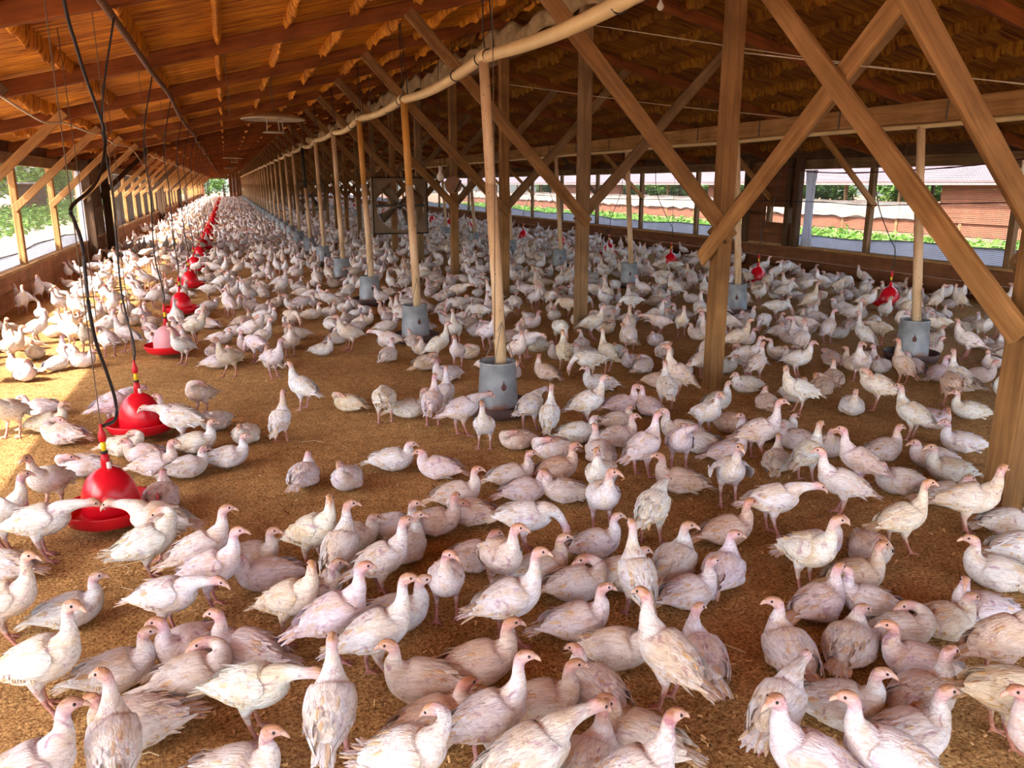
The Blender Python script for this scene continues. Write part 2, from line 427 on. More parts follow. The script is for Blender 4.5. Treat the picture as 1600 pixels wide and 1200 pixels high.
# ------------------------------------------------------------------ ground and shell
MB().grid(np.array([[(x, y, 0.0) for y in np.linspace(Y0, Y1, 40)] for x in np.linspace(XL, XR, 8)])).build('floor', MT['litter'])['kind'] = 'structure'
def outside(name, x0, x1, m):
    P = np.array([[(x, y, -0.03) for y in np.linspace(-30, 150, 30)] for x in np.linspace(x0, x1, 12)])
    MB().grid(P).build(name, m)['kind'] = 'structure'
outside('ground_left', -90, XL - 0.001, MT['pale_dirt']); outside('ground_right', XR + 0.001, 90, MT['dirt'])
MB().grid(np.array([[(x, y, -0.03) for y in np.linspace(Y1, 190, 6)] for x in np.linspace(XL, XR, 4)])).build('ground_far', MT['dirt'])['kind'] = 'structure'
MB().grid(np.array([[(x, y, -0.03) for y in np.linspace(-30, Y0, 6)] for x in np.linspace(XL, XR, 4)])).build('ground_near', MT['dirt'])['kind'] = 'structure'

RH = 0.13                                                # rafter depth
roof = empty('ceiling', (XC, 0, 0)); roof['kind'] = 'structure'
for side in (0, 1):
    xe, xc = (XL - 0.5, XC) if side == 0 else (XR + 0.5, XC)
    mb = MB()
    xs = np.linspace(xe, xc, 12); ys = np.linspace(Y0, Y1, 60)
    zl = lambda x: zr(x) + RH + 0.035
    lo = np.array([[(x, y, zl(x)) for y in ys] for x in xs]); hi = lo + np.array([0, 0, 0.04])
    mb.grid(lo if side else lo[:, ::-1]); mb.grid(hi[:, ::-1] if side else hi)
    # closing edges
    mb.grid(np.stack([lo[0], hi[0]])); mb.grid(np.stack([lo[:, 0], hi[:, 0]])); mb.grid(np.stack([lo[:, -1], hi[:, -1]]))
    mb.build('roof_panel', MT['foam_shaded'] if side else MT['foam'], roof)
for y in POSTY:
    for side in (0, 1):
        xe = XL - 0.42 if side == 0 else XR + 0.42
        ofs = 0.085
        beam('rafter', (xe, y + ofs, zr(xe) + RH / 2), (XC, y + ofs, zr(XC) + RH / 2), 0.055, RH, MT['rafter'], roof)
# foam-coated purlins between rafters and sheeting
ny = []
y = Y0
while y < Y1: ny.append(y); y += 0.11 if y < 20 else (0.3 if y < 45 else 1.2)
ny = np.array(ny)
rr = np.random.default_rng(3)
for side in (0, 1):
    for k in range(11):
        x = -2.36 + 0.6 * k if side == 0 else 2 * XC - (-2.36 + 0.6 * k)
        w = np.interp(ny, np.arange(Y0, Y1 + 1, 0.22), rr.random(len(np.arange(Y0, Y1 + 1, 0.22))))
        rough = 1.0 + (0.8 if side else 0.35) * (rr.random(len(ny)) - 0.5)
        ph = ((ny - PY0 - 0.085) % BAY) / BAY
        sag = 0.72 + 0.28 * np.sin(PI * ph)
        hh = (0.085 + 0.06 * w) * rough * sag + 0.012; hw = (0.020 + 0.016 * w[::-1]) * rough
        slope = SLOPE if side == 0 else -SLOPE
        P = []
        for a in np.linspace(0, PI, 7):
            dx = hw * math.cos(a) * 1.2
            P.append(np.stack([x + dx, ny, zr(x) + slope * dx + RH + 0.042 - hh * math.sin(a)], 1))
        MB().grid(np.stack(P)).build('purlin', MT['foam_shaded'] if side else MT['foam'], roof, True)

# ridge beam and the old canvas folded over it
rb = beam('ridge_beam', (XC + 0.09, Y0, 3.29), (XC + 0.09, Y1, 3.29), 0.06, 0.17, MT['timber_old'])
tag(rb, 'long weathered timber beam running along the tops of the central posts', 'beam')
yy = np.arange(1.0, 60.0, 0.07); rows = []
for j, zz in enumerate(np.linspace(0, 1, 7)):
    wv = 0.035 * np.sin(yy * 9 + j) + 0.03 * np.sin(yy * 23.0 + 2 * j) + 0.02 * rr.random(len(yy))
    bot = 3.27 + 0.05 * np.sin(yy * 1.7) + 0.03 * np.sin(yy * 5)
    top = np.minimum(3.66, 3.53 + 0.06 * np.sin(yy * 2.399 + 1) + 0.04 * np.sin(yy * 7))
    rows.append(np.stack([XC - 0.06 - 0.05 * math.sin(zz * PI) + wv * math.sin(zz * PI) * 0.8, yy, bot + (top - bot) * zz], 1))
cv = MB().grid(np.stack(rows)).build('ridge_canvas', MT['canvas'], None, True)
so = cv.modifiers.new('t', 'SOLIDIFY'); so.thickness = 0.008
tag(cv, 'crumpled beige canvas draped along the ridge beam behind the feed pipe', 'canvas')

# ---- side walls
def side_wall(name, X, s, ky, board, slot):
    """s = +1 when the inside is towards +x"""
    w = empty(name, (X, 0, 0)); w['kind'] = 'structure'
    th = 0.03
    y = Y0; k = 0
    while y < Y1:                                       # kick boards, two courses of planks
        L = min(3.6 if y < 60 else 12.0, Y1 - y)
        for c in range(2):
            z0, z1 = (0.0, 0.235) if c == 0 else (0.239, SILL - 0.02)
            beam('plank', (X + random.uniform(-.004, .004), y + 0.003, (z0 + z1) / 2), (X + random.uniform(-.004, .004), y + L - 0.003, (z0 + z1) / 2), th, z1 - z0, board, w, chamfer=0.003)
        y += L; k += 1
    y = Y0
    while y < Y1:
        L = min(5.24 if y < 60 else 14.0, Y1 - y)
        beam('sill', (X, y, SILL), (X, y + L - 0.004, SILL), 0.14, 0.045, MT['sill'], w)
        beam('top_plate', (X, y, (HEAD + zr(X)) / 2 + 0.0), (X, y + L - 0.004, (HEAD + zr(X)) / 2), 0.06, zr(X) - HEAD - 0.002, MT['timber_old'], w)
        beam('frieze_board', (X - s * .045, y, zr(X) + .10), (X - s * .045, y + L - .004, zr(X) + .10), 0.02, 0.215, MT['timber_dark'], w)
        y += L
    for i, yk in enumerate(ky):
        if yk < Y0 + .2 or yk > Y1 - .1: continue
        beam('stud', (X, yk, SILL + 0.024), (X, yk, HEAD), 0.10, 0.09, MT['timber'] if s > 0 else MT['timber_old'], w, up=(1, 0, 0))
        # knee brace from the stud up to the rafter
        x1 = X + s * 1.18; z1 = zr(x1) + 0.05
        yb = yk - 0.073 if s > 0 else yk - 0.073
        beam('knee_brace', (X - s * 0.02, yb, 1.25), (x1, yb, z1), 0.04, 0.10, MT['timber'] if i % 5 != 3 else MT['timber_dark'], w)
    # wire netting on the outside of the studs, one thing nobody could count
    mb = MB(); xo = X - s * 0.06
    seg = 0.026
    def bar(a, b, r):
        a, b = np.array(a, float), np.array(b, float)
        d = np.array([0, 0, r]) if abs(a[2] - b[2]) < 1e-6 else np.array([0, r, 0])
        e = np.array([r, 0, 0])
        mb.add([a - d, a + e, a + d, b - d, b + e, b + d], [(0, 1, 4, 3), (1, 2, 5, 4), (2, 0, 3, 5)])
    r = 0.0026
    for z in np.arange(SILL + 0.03, HEAD, seg): bar((xo, Y0, z), (xo, Y1, z), r)
    for y in np.arange(max(Y0, 4.0), 60.0, seg): bar((xo, y, SILL + 0.02), (xo, y, HEAD), r)
    nt_ = mb.build('wire_netting', MT['wire'], w); nt_['kind'] = 'stuff'
    return w
KL = [PY0 - 0.15 + BAY * k for k in range(-1, 39)]
KR = [PY0 + 0.08 + BAY * k for k in range(-1, 39)]
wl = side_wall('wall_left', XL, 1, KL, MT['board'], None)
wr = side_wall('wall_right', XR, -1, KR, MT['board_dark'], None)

# solid boarded bays
def boarded(w, X, s, ya, yb, z0, z1, m, wid=0.16):
    y = ya
    while y < yb - 0.02:
        d = min(wid * random.uniform(.9, 1.1), yb - y)
        beam('plank', (X + s * random.uniform(0.056, 0.064), y + d / 2, z0), (X + s * random.uniform(0.056, 0.064), y + d / 2, z1), d - 0.008, 0.022, m, w, up=(1, 0, 0), chamfer=0.003)
        y += d
boarded(wl, XL, 1, 18.45, 20.9, SILL + 0.03, HEAD + 0.02, MT['timber_old'])
beam('rail', (XL + 0.09, 18.45, 1.08), (XL + 0.09, 20.9, 1.08), 0.03, 0.09, MT['timber_old'], wl)
for y in (18.4, 21.05, 37.0, 38.6, 52.5, 60.0):
    beam('door_post', (XL + 0.16, y, 0), (XL + 0.16, y, zr(XL + 0.16)), 0.16, 0.16, MT['timber_dark'], wl, up=(1, 0, 0))
z = SILL + 0.03
while z < 0.82:                                         # boarded bay of the right wall, small gap left open above
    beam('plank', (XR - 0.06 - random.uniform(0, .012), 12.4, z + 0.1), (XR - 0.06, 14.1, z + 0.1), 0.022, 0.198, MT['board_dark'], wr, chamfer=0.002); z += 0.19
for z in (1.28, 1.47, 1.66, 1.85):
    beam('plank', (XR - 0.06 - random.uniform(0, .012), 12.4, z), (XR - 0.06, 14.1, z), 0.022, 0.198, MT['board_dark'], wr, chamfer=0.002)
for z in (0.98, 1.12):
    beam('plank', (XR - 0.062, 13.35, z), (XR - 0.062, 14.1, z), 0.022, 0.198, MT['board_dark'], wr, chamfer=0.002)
for y in (12.38, 12.62, 13.9): beam('door_post', (XR - 0.1, y, SILL), (XR - 0.1, y, zr(XR - .1)), 0.12, 0.12, MT['timber_dark'], wr, up=(1, 0, 0))

# lowered curtains along the bottom of the openings
def curtain(X, s, label, h0):
    ys = np.arange(Y0, Y1, 0.25); rows = []
    for j, t in enumerate(np.linspace(0, 1, 5)):
        top = h0 + 0.025 * np.sin(ys * 0.9) + 0.012 * np.sin(ys * 2.7)
        rows.append(np.stack([X - s * (0.10 + 0.012 * np.sin(ys * 3.1 + j)), ys, SILL - 0.12 + (top - SILL + 0.12) * t], 1))
    o = MB().grid(np.stack(rows)).build('side_curtain', MT['curtain'], None, True)
    so = o.modifiers.new('t', 'SOLIDIFY'); so.thickness = 0.006
    rl = np.stack([np.full(len(ys), X - s * 0.105), ys, h0 + 0.025 * np.sin(ys * 0.9) + 0.012 * np.sin(ys * 2.7)], 1)
    MB().tube(rl, 0.012, 6).build('curtain_pipe', MT['steel_dark'], o, True)
    tag(o, label, 'curtain')
curtain(XL, 1, 'pale side curtain lowered along the sunny openings with the foliage outside', 0.66)
curtain(XR, -1, 'grey side curtain lowered along the shaded openings facing the neighbouring barn', 0.70)
# bunched white curtain beside the boarded bay
ys = np.linspace(0, 1, 26); prof = []
for t in np.linspace(0, 1, 12):
    prof.append([(XR - 0.05 + 0.05 * math.cos(2 * PI * u) * (1 + .35 * math.sin(9 * 2 * PI * u)), 12.12 + (0.13 - 0.05 * math.sin(PI * t)) * math.sin(2 * PI * u) * (1 + .2 * math.sin(7 * 2 * PI * u)),
                  SILL + 0.03 + t * (HEAD - SILL - 0.04)) for u in ys])
o = MB().grid(np.array(prof)).build('bunched_curtain', MT['curtain'], None, True)
tag(o, 'white netting curtain bunched upright beside the boarded bay of the shaded wall', 'curtain')
prof = []
for t in np.linspace(0, 1, 12):
    prof.append([(XL + 0.06 + 0.04 * math.cos(2 * PI * u) * (1 + .35 * math.sin(9 * 2 * PI * u)), 18.05 + (0.13 - 0.08 * math.sin(PI * t)) * math.sin(2 * PI * u),
                  SILL + 0.03 + t * (HEAD - SILL - 0.04)) for u in ys])
o = MB().grid(np.array(prof)).build('bunched_curtain', MT['curtain'], None, True)
tag(o, 'pale curtain bunched upright beside the plank bay of the sunny wall', 'curtain')

# ---- far end wall with its open doorway
we = empty('wall_far', (XC, Y1, 0)); we['kind'] = 'structure'
x = XL
while x < XR - .01:
    d = 0.4
    zt = min(zr(x), zr(x + d)) + RH + 0.03
    inside = (-2.4 < x + .2 < 0.3)
    if inside: beam('plank', (x + d / 2, Y1, 2.28), (x + d / 2, Y1, zt), d - .012, 0.03, MT['board_dark'], we, up=(0, 1, 0))
    else: beam('plank', (x + d / 2, Y1, 0), (x + d / 2, Y1, zt), d - .012, 0.03, MT['board_dark'], we, up=(0, 1, 0))
    x += d
beam('lintel', (-2.5, Y1 - .05, 2.3), (0.4, Y1 - .05, 2.3), 0.06, 0.12, MT['timber_old'], we)

# ------------------------------------------------------------------ centre posts
LAND = []                                                # landmarks for labels: (name, x, y)
for i, y in enumerate(POSTY):
    if y < 1 or y > Y1 - 1: continue
    t = empty('support_post', (XC, y, 0))
    n = i                                                # POSTY[1] is the nearest seen
    tag(t, f'{near_ord(n)} timber post of the central row, with knee braces up to the roof', 'post', 'central support posts')
    pw = 0.135 if n == 1 else 0.12
    beam('post', (XC, y, -0.02), (XC, y, 3.40), pw, pw, MT['timber_post'] if n % 3 else MT['timber_old'], t, up=(0, 1, 0))
    for s in (-1, 1):
        x1 = XC + s * 1.86; yb = y + (0.035 if s < 0 else 0.155) - 0.02
        yb = y - pw / 2 - 0.022 if s < 0 else y + pw / 2 + 0.022
        beam('knee_brace', (XC - s * 0.03, yb, 1.20), (x1, yb, zr(x1) + 0.02), 0.042, 0.115, MT['timber_post'] if s < 0 else MT['timber_old'], t)
        bl = MB()
        for q in ((0.0, 1.27), (s * 0.05, 1.30)):
            yf = yb + (-0.0235 if s < 0 else 0.0235)
            bl.tube([(XC + q[0], yf, q[1]), (XC + q[0], yf - s * -0.006, q[1])], 0.008, 6)
        bl.build('bolt', MT['steel_dark'], t)
    if n <= 4: LAND.append((f'{near_ord(n)} post', XC, y))
# crossed wind braces between the two nearest posts
xb = XC - 0.095
b1 = beam('wind_brace', (xb - .0, POSTY[2] + 0.12, 1.03), (xb, POSTY[1] + .10, 3.30), 0.042, 0.125, MT['timber'], None, up=(0, 0, 1))
tag(b1, 'diagonal timber brace rising towards the camera from the second nearest central post', 'brace')
b2 = beam('wind_brace', (xb - 0.045, POSTY[1] - 0.07, 0.91), (xb - 0.045, POSTY[2] - .05, 3.28), 0.042, 0.125, MT['timber'], None, up=(0, 0, 1))
tag(b2, 'diagonal timber brace rising away from the nearest central post, crossing another', 'brace')

# ------------------------------------------------------------------ feed lines
def pipe_z(y):
    ph = ((y - 5.6) / 2.8) % 1.0
    return 2.445 - 0.05 * math.sin(PI * ph) + 0.012 * math.sin(y * 1.3)
ys = np.concatenate([np.arange(Y0, 40, 0.35), np.arange(40, Y1 - 2, 1.4)])
pl = MB().tube([(1.76 + 0.012 * math.sin(q * 1.1), q, pipe_z(q)) for q in ys], 0.040, 12).build('feed_pipe', MT['pipe'], None, True)
tag(pl, 'long ivory feed pipe hanging along the house, in front of the central posts', 'pipe')
for k in range(36):
    y = 5.6 + 2.8 * (k - 1)
    if y > Y1 - 3 or y < Y0: continue
    MB().tube([(1.76, y - 0.07, pipe_z(y)), (1.76, y + 0.07, pipe_z(y))], 0.047, 12).build('collar', MT['pipe'], pl, True)
    for q in (-0.10, 0.10, 0.75):
        if k > 12 and q != .1: continue
        a = [(1.76 + 0.043 * math.cos(w), y + q + 0.01 * math.sin(w), pipe_z(y + q) + 0.043 * math.sin(w)) for w in np.linspace(0, 2 * PI, 13)]
        if q != .75: a.append((1.80, y + q + .06, pipe_z(y + q) + .2)); a.append((1.76, y + q * .3, zr(1.76)))
        MB().tube(a, 0.005, 5).build('wire_tie', MT['black'], pl, True)

def feeder(x, y, tx, ty, tz, label, group, lod, top_r=0.036, kind=0):
    t = empty('tube_feeder', (x, y, 0)); tag(t, label, 'feeder', group)
    sd = 28 if lod == 0 else 14
    z0 = 0.045
    hop = MB().lathe([(0.150, 0.0), (0.152, 0.012), (0.147, 0.02), (0.126, 0.33), (0.131, 0.338), (0.131, 0.348), (0.122, 0.348), (0.119, 0.33), (0.119, 0.20), (0.0, 0.215)], sd).build('hopper', MT['zinc'], t, True, (0, 0, z0))
    if lod < 2:
        MB().lathe([(0.0, 0.012), (0.15, 0.012), (0.205, 0.016), (0.233, 0.075), (0.240, 0.082), (0.246, 0.076), (0.222, 0.004), (0.0, 0.0)], sd).build('pan', MT['pan'], t, True, (0, 0, 0.012))
        MB().lathe([(0.145, 0.035), (0.20, 0.028), (0.208, 0.02)], sd).build('feed', MT['feed'], t, True, (0, 0, 0.012))
    # rust drip below the rivet: round blot with a neck
    ang = math.atan2(0 - y, 0 - x) + (0.30 if x < 4 else 0.1)
    R = 0.1385; ca, sa = math.cos(ang), math.sin(ang)
    vs = [(0, 0)] + [(0.019 * math.sin(a), 0.024 * math.cos(a) if abs(math.sin(a)) > .3 or math.cos(a) < 0 else 0.052) for a in np.linspace(0, 2 * PI, 16, endpoint=False)]
    P = [((R + 0.004 - (v - 0.0) * 0.0677) * ca - u * sa, (R + 0.004 - v * 0.0677) * sa + u * ca, z0 + 0.185 + v) for u, v in vs]
    if lod < 2: MB().add(P, [(0, k, k % 16 + 1) for k in range(1, 17)]).build('rust_mark', MT['rust'], hop, False, (0, 0, -z0))
    # drop tube from the pipe, telescoping into the hopper
    a = np.array([x + 0.03, y, z0 + 0.22]); c = np.array([tx, ty, tz]); ms = a + (c - a) * (0.62 if kind != 2 else .58)
    m2 = MT['tube_dark'] if kind == 2 else MT['tube_top'] if kind == 1 else MT['tube']
    MB().tube([a, a + (ms - a) * .5 + np.array([.004, .003, 0]), ms], [0.0415, 0.041, 0.040], 14).build('drop_tube', MT['tube'], t, True)
    MB().tube([ms - (c - a) * .06, c], top_r, 14).build('upper_tube', m2, t, True)
    if lod == 0:
        for q in (0.0, 2.1, 4.2):
            MB().tube([(x + .125 * math.cos(q), y + .125 * math.sin(q), z0 + 0.335), (x + .03, y, z0 + 0.62)], 0.0025, 4).build('hanger_wire', MT['wire'], t)
    return t
rimL = [px_z(768, 568, .39), px_z(640, 490, .39), px_z(574, 438, .39), px_z(530, 406, .39), px_z(502, 388, .39)]
yl = [float(p[1]) for p in rimL]
k = 0; y = yl[0]
kinds = [0, 1, 1, 0, 0, 2]
FEEDL = []
while y < Y1 - 4:
    yy_ = 5.20 if k == 0 else 5.2 + 2.84 * k
    FEEDL.append(yy_)
    feeder(1.715 if k == 0 else 1.75, yy_, 1.745 + random.uniform(-.01, .01), yy_ + (.37 if k == 0 else .24), pipe_z(yy_ + .24) - 0.03,
           f'{near_ord(k + 1)} galvanised tube feeder under the ivory pipe, left of the central posts', 'feeders under the ivory pipe', 0 if k < 5 else 1 if k < 12 else 2, 0.036, kinds[k] if k < 6 else 0)
    if k < 5: LAND.append((f'{near_ord(k + 1)} ivory-pipe feeder', 1.76, yy_))
    k += 1; y = 5.2 + 2.84 * k

# right-hand line: timber board, thin conveyor pipe under it, drop tubes
XF = 5.92
bd = beam('carrier_board', (XF, 1.0, 2.225), (XF, 80, 2.225), 0.045, 0.185, MT['timber'])
tag(bd, 'long pale timber board carrying the thin feed pipe, right of the central posts', 'board')
pp = MB().tube([(XF - 0.03, y, 2.105 + .006 * math.sin(y * 2)) for y in np.arange(1, 80, .8)], 0.022, 10).build('feed_pipe', MT['pipe'], None, True)
tag(pp, 'thin pale feed pipe along the underside of the timber board', 'pipe')
for y in np.arange(1.6, 30, 1.31):
    MB().tube([(XF - 0.026, y, 2.32), (XF - 0.03, y, 2.25), (XF - 0.03, y + .004, 2.14)], 0.006, 5).build('hook', MT['steel_dark'], bd)
rimR = [px_z(q[0], q[1], .39) for q in ((1412, 520), (1150, 460), (985, 425), (877, 402), (803, 384), (745, 372))]
YR = [5.85, 8.72, 11.55, 14.4, 17.2, 20.0]
FEEDR = [5.60 + 2.88 * k for k in range(26)]
for k, y in enumerate(FEEDR):
    if k == 0: tx, ty = XF - 0.02, y + 0.20
    else: tx, ty = XF - 0.02, y + 0.1
    feeder(5.90 if k == 0 else 5.96, y, tx, ty, 2.10, f'{near_ord(k + 1)} galvanised tube feeder under the timber board, right of the posts', 'feeders under the timber board', 0 if k < 3 else 1 if k < 9 else 2, 0.036)
    if k < 4: LAND.append((f'{near_ord(k + 1)} timber-board feeder', 5.95, y))

# ------------------------------------------------------------------ bell drinkers
def bell_mesh():
    mb = MB(); sd = 32; prof = [(0.126, 0.0), (0.1265, 0.025), (0.125, 0.062), (0.119, 0.10), (0.107, 0.138), (0.087, 0.173), (0.061, 0.198), (0.034, 0.213), (0.018, 0.219), (0.0, 0.221)]
    vs = []
    for r, z in prof:
        for k in range(sd):
            a = 2 * PI * k / sd; d = 1 + 0.020 * (abs(math.cos(2 * a)) ** 6) * (1 if z > .02 else .3)
            vs.append((r * d * math.cos(a), r * d * math.sin(a), z))
    fs = [(i * sd + k, i * sd + (k + 1) % sd, (i + 1) * sd + (k + 1) % sd, (i + 1) * sd + k) for i in range(len(prof) - 1) for k in range(sd)]
    return mb.add(vs, fs).mesh('bell', MT['red'], True)
bellM = bell_mesh()
panM = MB().lathe([(0.12, 0.035), (0.165, 0.012), (0.185, 0.02), (0.206, 0.066), (0.212, 0.069), (0.215, 0.062), (0.190, 0.004), (0.165, -0.006), (0.10, 0.0), (0.05, 0.02)], 36).mesh('water_pan', MT['red'], True)
stemM = MB().lathe([(0.0, 0.0), (0.021, 0.0), (0.020, 0.05), (0.015, 0.075), (0.0, 0.076)], 14).mesh('stem', MT['red_stem'], True)
stem2M = MB().tube([(0.014, -0.01, -0.005), (0.012, -0.01, 0.03)], [0.013, 0.011], 10).mesh('stem_clip', MT['white_pl'], True)
valveM = MB().lathe([(0.0, 0.0), (0.012, 0.0), (0.012, 0.045), (0.0, 0.045)], 12).mesh('valve', MT['yellow'], True)
ringM = MB().lathe([(0.0, 0.0), (0.016, 0.0), (0.017, 0.012), (0.0, 0.013)], 12).mesh('valve_ring', MT['black'], True)
capM = MB().lathe([(0.0, 0.0), (0.014, 0.0), (0.019, 0.02), (0.016, 0.045), (0.008, 0.06), (0.007, 0.085), (0.0, 0.086)], 12).mesh('cap', MT['red_stem'], True)
bellF = bellM.copy(); bellF.materials.clear(); bellF.materials.append(simple('faded_pink_plastic', (0.66, 0.30, 0.34), 0.45, 0, 0.12, 7))
def drinker(x, y, z, label, group, lod, faded=False):
    t = empty('bell_drinker', (x, y, z)); tag(t, label, 'drinker', group)
    for nm, me, dz in (('bell', bellM, 0.03), ('water_pan', panM, 0.0), ('stem', stemM, 0.242), ('stem_clip', stem2M, 0.247), ('valve_ring', ringM, 0.317), ('valve', valveM, 0.33), ('cap', capM, 0.375)):
        if lod > 1 and nm in ('stem_clip', 'valve_ring'): continue
        if nm == 'bell' and faded: me = bellF
        o = bpy.data.objects.new(nm, me); o.location = (0, 0, dz); o.parent = t; link(o)
    return t
def hose(pts, r=0.0075): return smooth_path(pts, 7)
WLX = -0.53
wl_pipe = MB().tube([(WLX + .02 * math.sin(y * .8), y, zr(WLX) - 0.03 - .012 * math.sin(y * 1.7)) for y in np.arange(Y0, 90, .7)], 0.024, 8).build('water_pipe', MT['rust_pipe'], None, True)
tag(wl_pipe, 'dark water pipe tied under the rafters above the left row of red drinkers', 'pipe')
DL = []
bases = [(4.06, 0.045), (5.72, 0.045), (8.30, 0.05), (10.6, .06)]
for k in range(34):
    y = [3.98, 5.45, 8.10, 10.65][k] if k < 4 else 10.65 + 2.62 * (k - 3)
    x = -0.64 + (random.uniform(-.03, .03) if k > 3 else 0)
    t = drinker(x, y, 0.055, 'bell drinker with a sun-faded pink bell over its red pan, third in the left row' if k == 2 else f'{near_ord(k + 1)} red bell drinker of the row nearest the sunny wall', 'red drinkers of the left row', 0 if k < 5 else 1 if k < 9 else 2, k == 2)
    if k < 5: LAND.append((f'{near_ord(k + 1)} left-row drinker', x, y))
    DL.append((x, y))
    zt = 0.055 + 0.457
    top = zr(x) - 0.03
    if k < 14:
        MB().tube([(x, y, zt - .005), (x - .002, y + .01, top + .06)], 0.0026, 4).build('cord', MT['cord'], t)
        if k == 0:   # the long drooping hose of the nearest drinker
            P = [np.array((x, y, zt - .01))] + [px_x(q[0], q[1], -.645 + .002 * n_) for n_, q in enumerate(((180, 655), (180, 625), (166, 580), (150, 535), (139, 480), (133, 425), (128, 380), (116, 345), (110, 330), (118, 316), (140, 298), (155, 275), (163, 240), (163, 205), (150, 165), (132, 115), (117, 65), (104, 20), (92, -60)))]
            P.append(np.array((WLX, float(P[-1][1]) + .02, zr(WLX) - .03)))
        else:
            dx = random.uniform(.03, .10)
            P = [np.array((x, y, zt - .01)), np.array((x + .012, y, zt + .10)), np.array((x - dx * .4, y + .03, zt + .45)), np.array((x - dx * .2, y + .06, 1.5)), np.array((x - .02, y + .05, 2.0)), np.array((WLX, y + .04, zr(WLX) - .03))]
        MB().tube(smooth_path(P, 6), 0.0085 if k == 0 else 0.0065, 6).build('hose', MT['black'], t, True)
XD = 8.05
wr_pipe = MB().tube([(XD + .01 * math.sin(y), y, zr(XD) - 0.13 - .015 * math.sin(y * 1.1)) for y in np.arange(Y0, 80, .6)], 0.020, 8).build('water_pipe', MT['white_cable'], None, True)
tag(wr_pipe, 'thin pale water pipe high under the shaded roof slope', 'pipe')
for k in range(24):
    y = 8.13 + 2.76 * k; x = XD + random.uniform(-.03, .03)
    t = drinker(x, y, 0.06, f'{near_ord(k + 1)} red bell drinker of the row along the shaded wall', 'red drinkers of the right row', 0 if k < 2 else 1 if k < 5 else 2)
    if k < 3: LAND.append((f'{near_ord(k + 1)} right-row drinker', x, y))
    zt = 0.517
    if k < 9:
        MB().tube([(x, y, zt - .005), (x, y, zr(x) + .02)], 0.0026, 4).build('cord', MT['cord'], t)
        sx = -0.3 if k % 2 == 0 else 0.25
        P = [(x, y, zt - .01), (x + .01, y, zt + .25), (x + sx * .25, y + .03, zt + .42), (x + sx, y + .05, 1.35), (x + sx * 1.25, y + .06, 1.75), (x + sx * 1.2, y + .06, zr(x + sx * 1.2) + .02)]
        MB().tube(smooth_path(P, 6), 0.006, 6).build('hose', MT['black'], t, True)

# ------------------------------------------------------------------ brooder heaters, fans, lamps, cables
def heater(x, y, z, label):
    t = empty('brooder_heater', (x, y, z)); tag(t, label, 'heater', 'saucer heaters under the roof')
    MB().lathe([(0.0, 0.085), (0.12, 0.08), (0.30, 0.045), (0.42, 0.008), (0.435, -0.012), (0.43, -0.018), (0.40, 0.0), (0.28, 0.033), (0.12, 0.06), (0.0, 0.064)], 40).build('reflector', MT['heater'], t, True, (0, 0, 0))
    MB().lathe([(0.0, -0.02), (0.08, -0.015), (0.13, 0.01), (0.14, 0.045), (0.0, 0.05)], 20).build('burner', MT['canvas'], t, True, (0, 0, 0))
    for q in (0.3, 2.3, 3.9, 5.2):
        MB().tube([(.12 * math.cos(q), .12 * math.sin(q), 0.03), (.135 * math.cos(q), .135 * math.sin(q), -0.17)], 0.007, 6).build('leg', MT['heater'], t, False, (0, 0, 0))
    MB().lathe([(0.0, -0.165), (0.10, -0.168), (0.15, -0.178), (0.155, -0.186), (0.10, -0.182), (0.0, -0.18)], 24).build('lower_disc', MT['heater'], t, True, (0, 0, 0))
    MB().tube([(0, 0, 0.08), (0, 0, zr(x) + 0.21 - z)], 0.006, 5).build('hanging_chain', MT['steel_dark'], t, False, (0, 0, 0))
for k, (x, y, z) in enumerate([(0.70, 12.0, 2.48), (0.42, 36.0, 2.66), (0.45, 58.0, 2.66)]):
    heater(x, y, z, ['large saucer-shaped heater hanging under the roof, nearest of its row', 'second saucer-shaped heater hanging under the roof, far down the house', 'farthest small saucer-shaped heater hanging under the roof'][k])

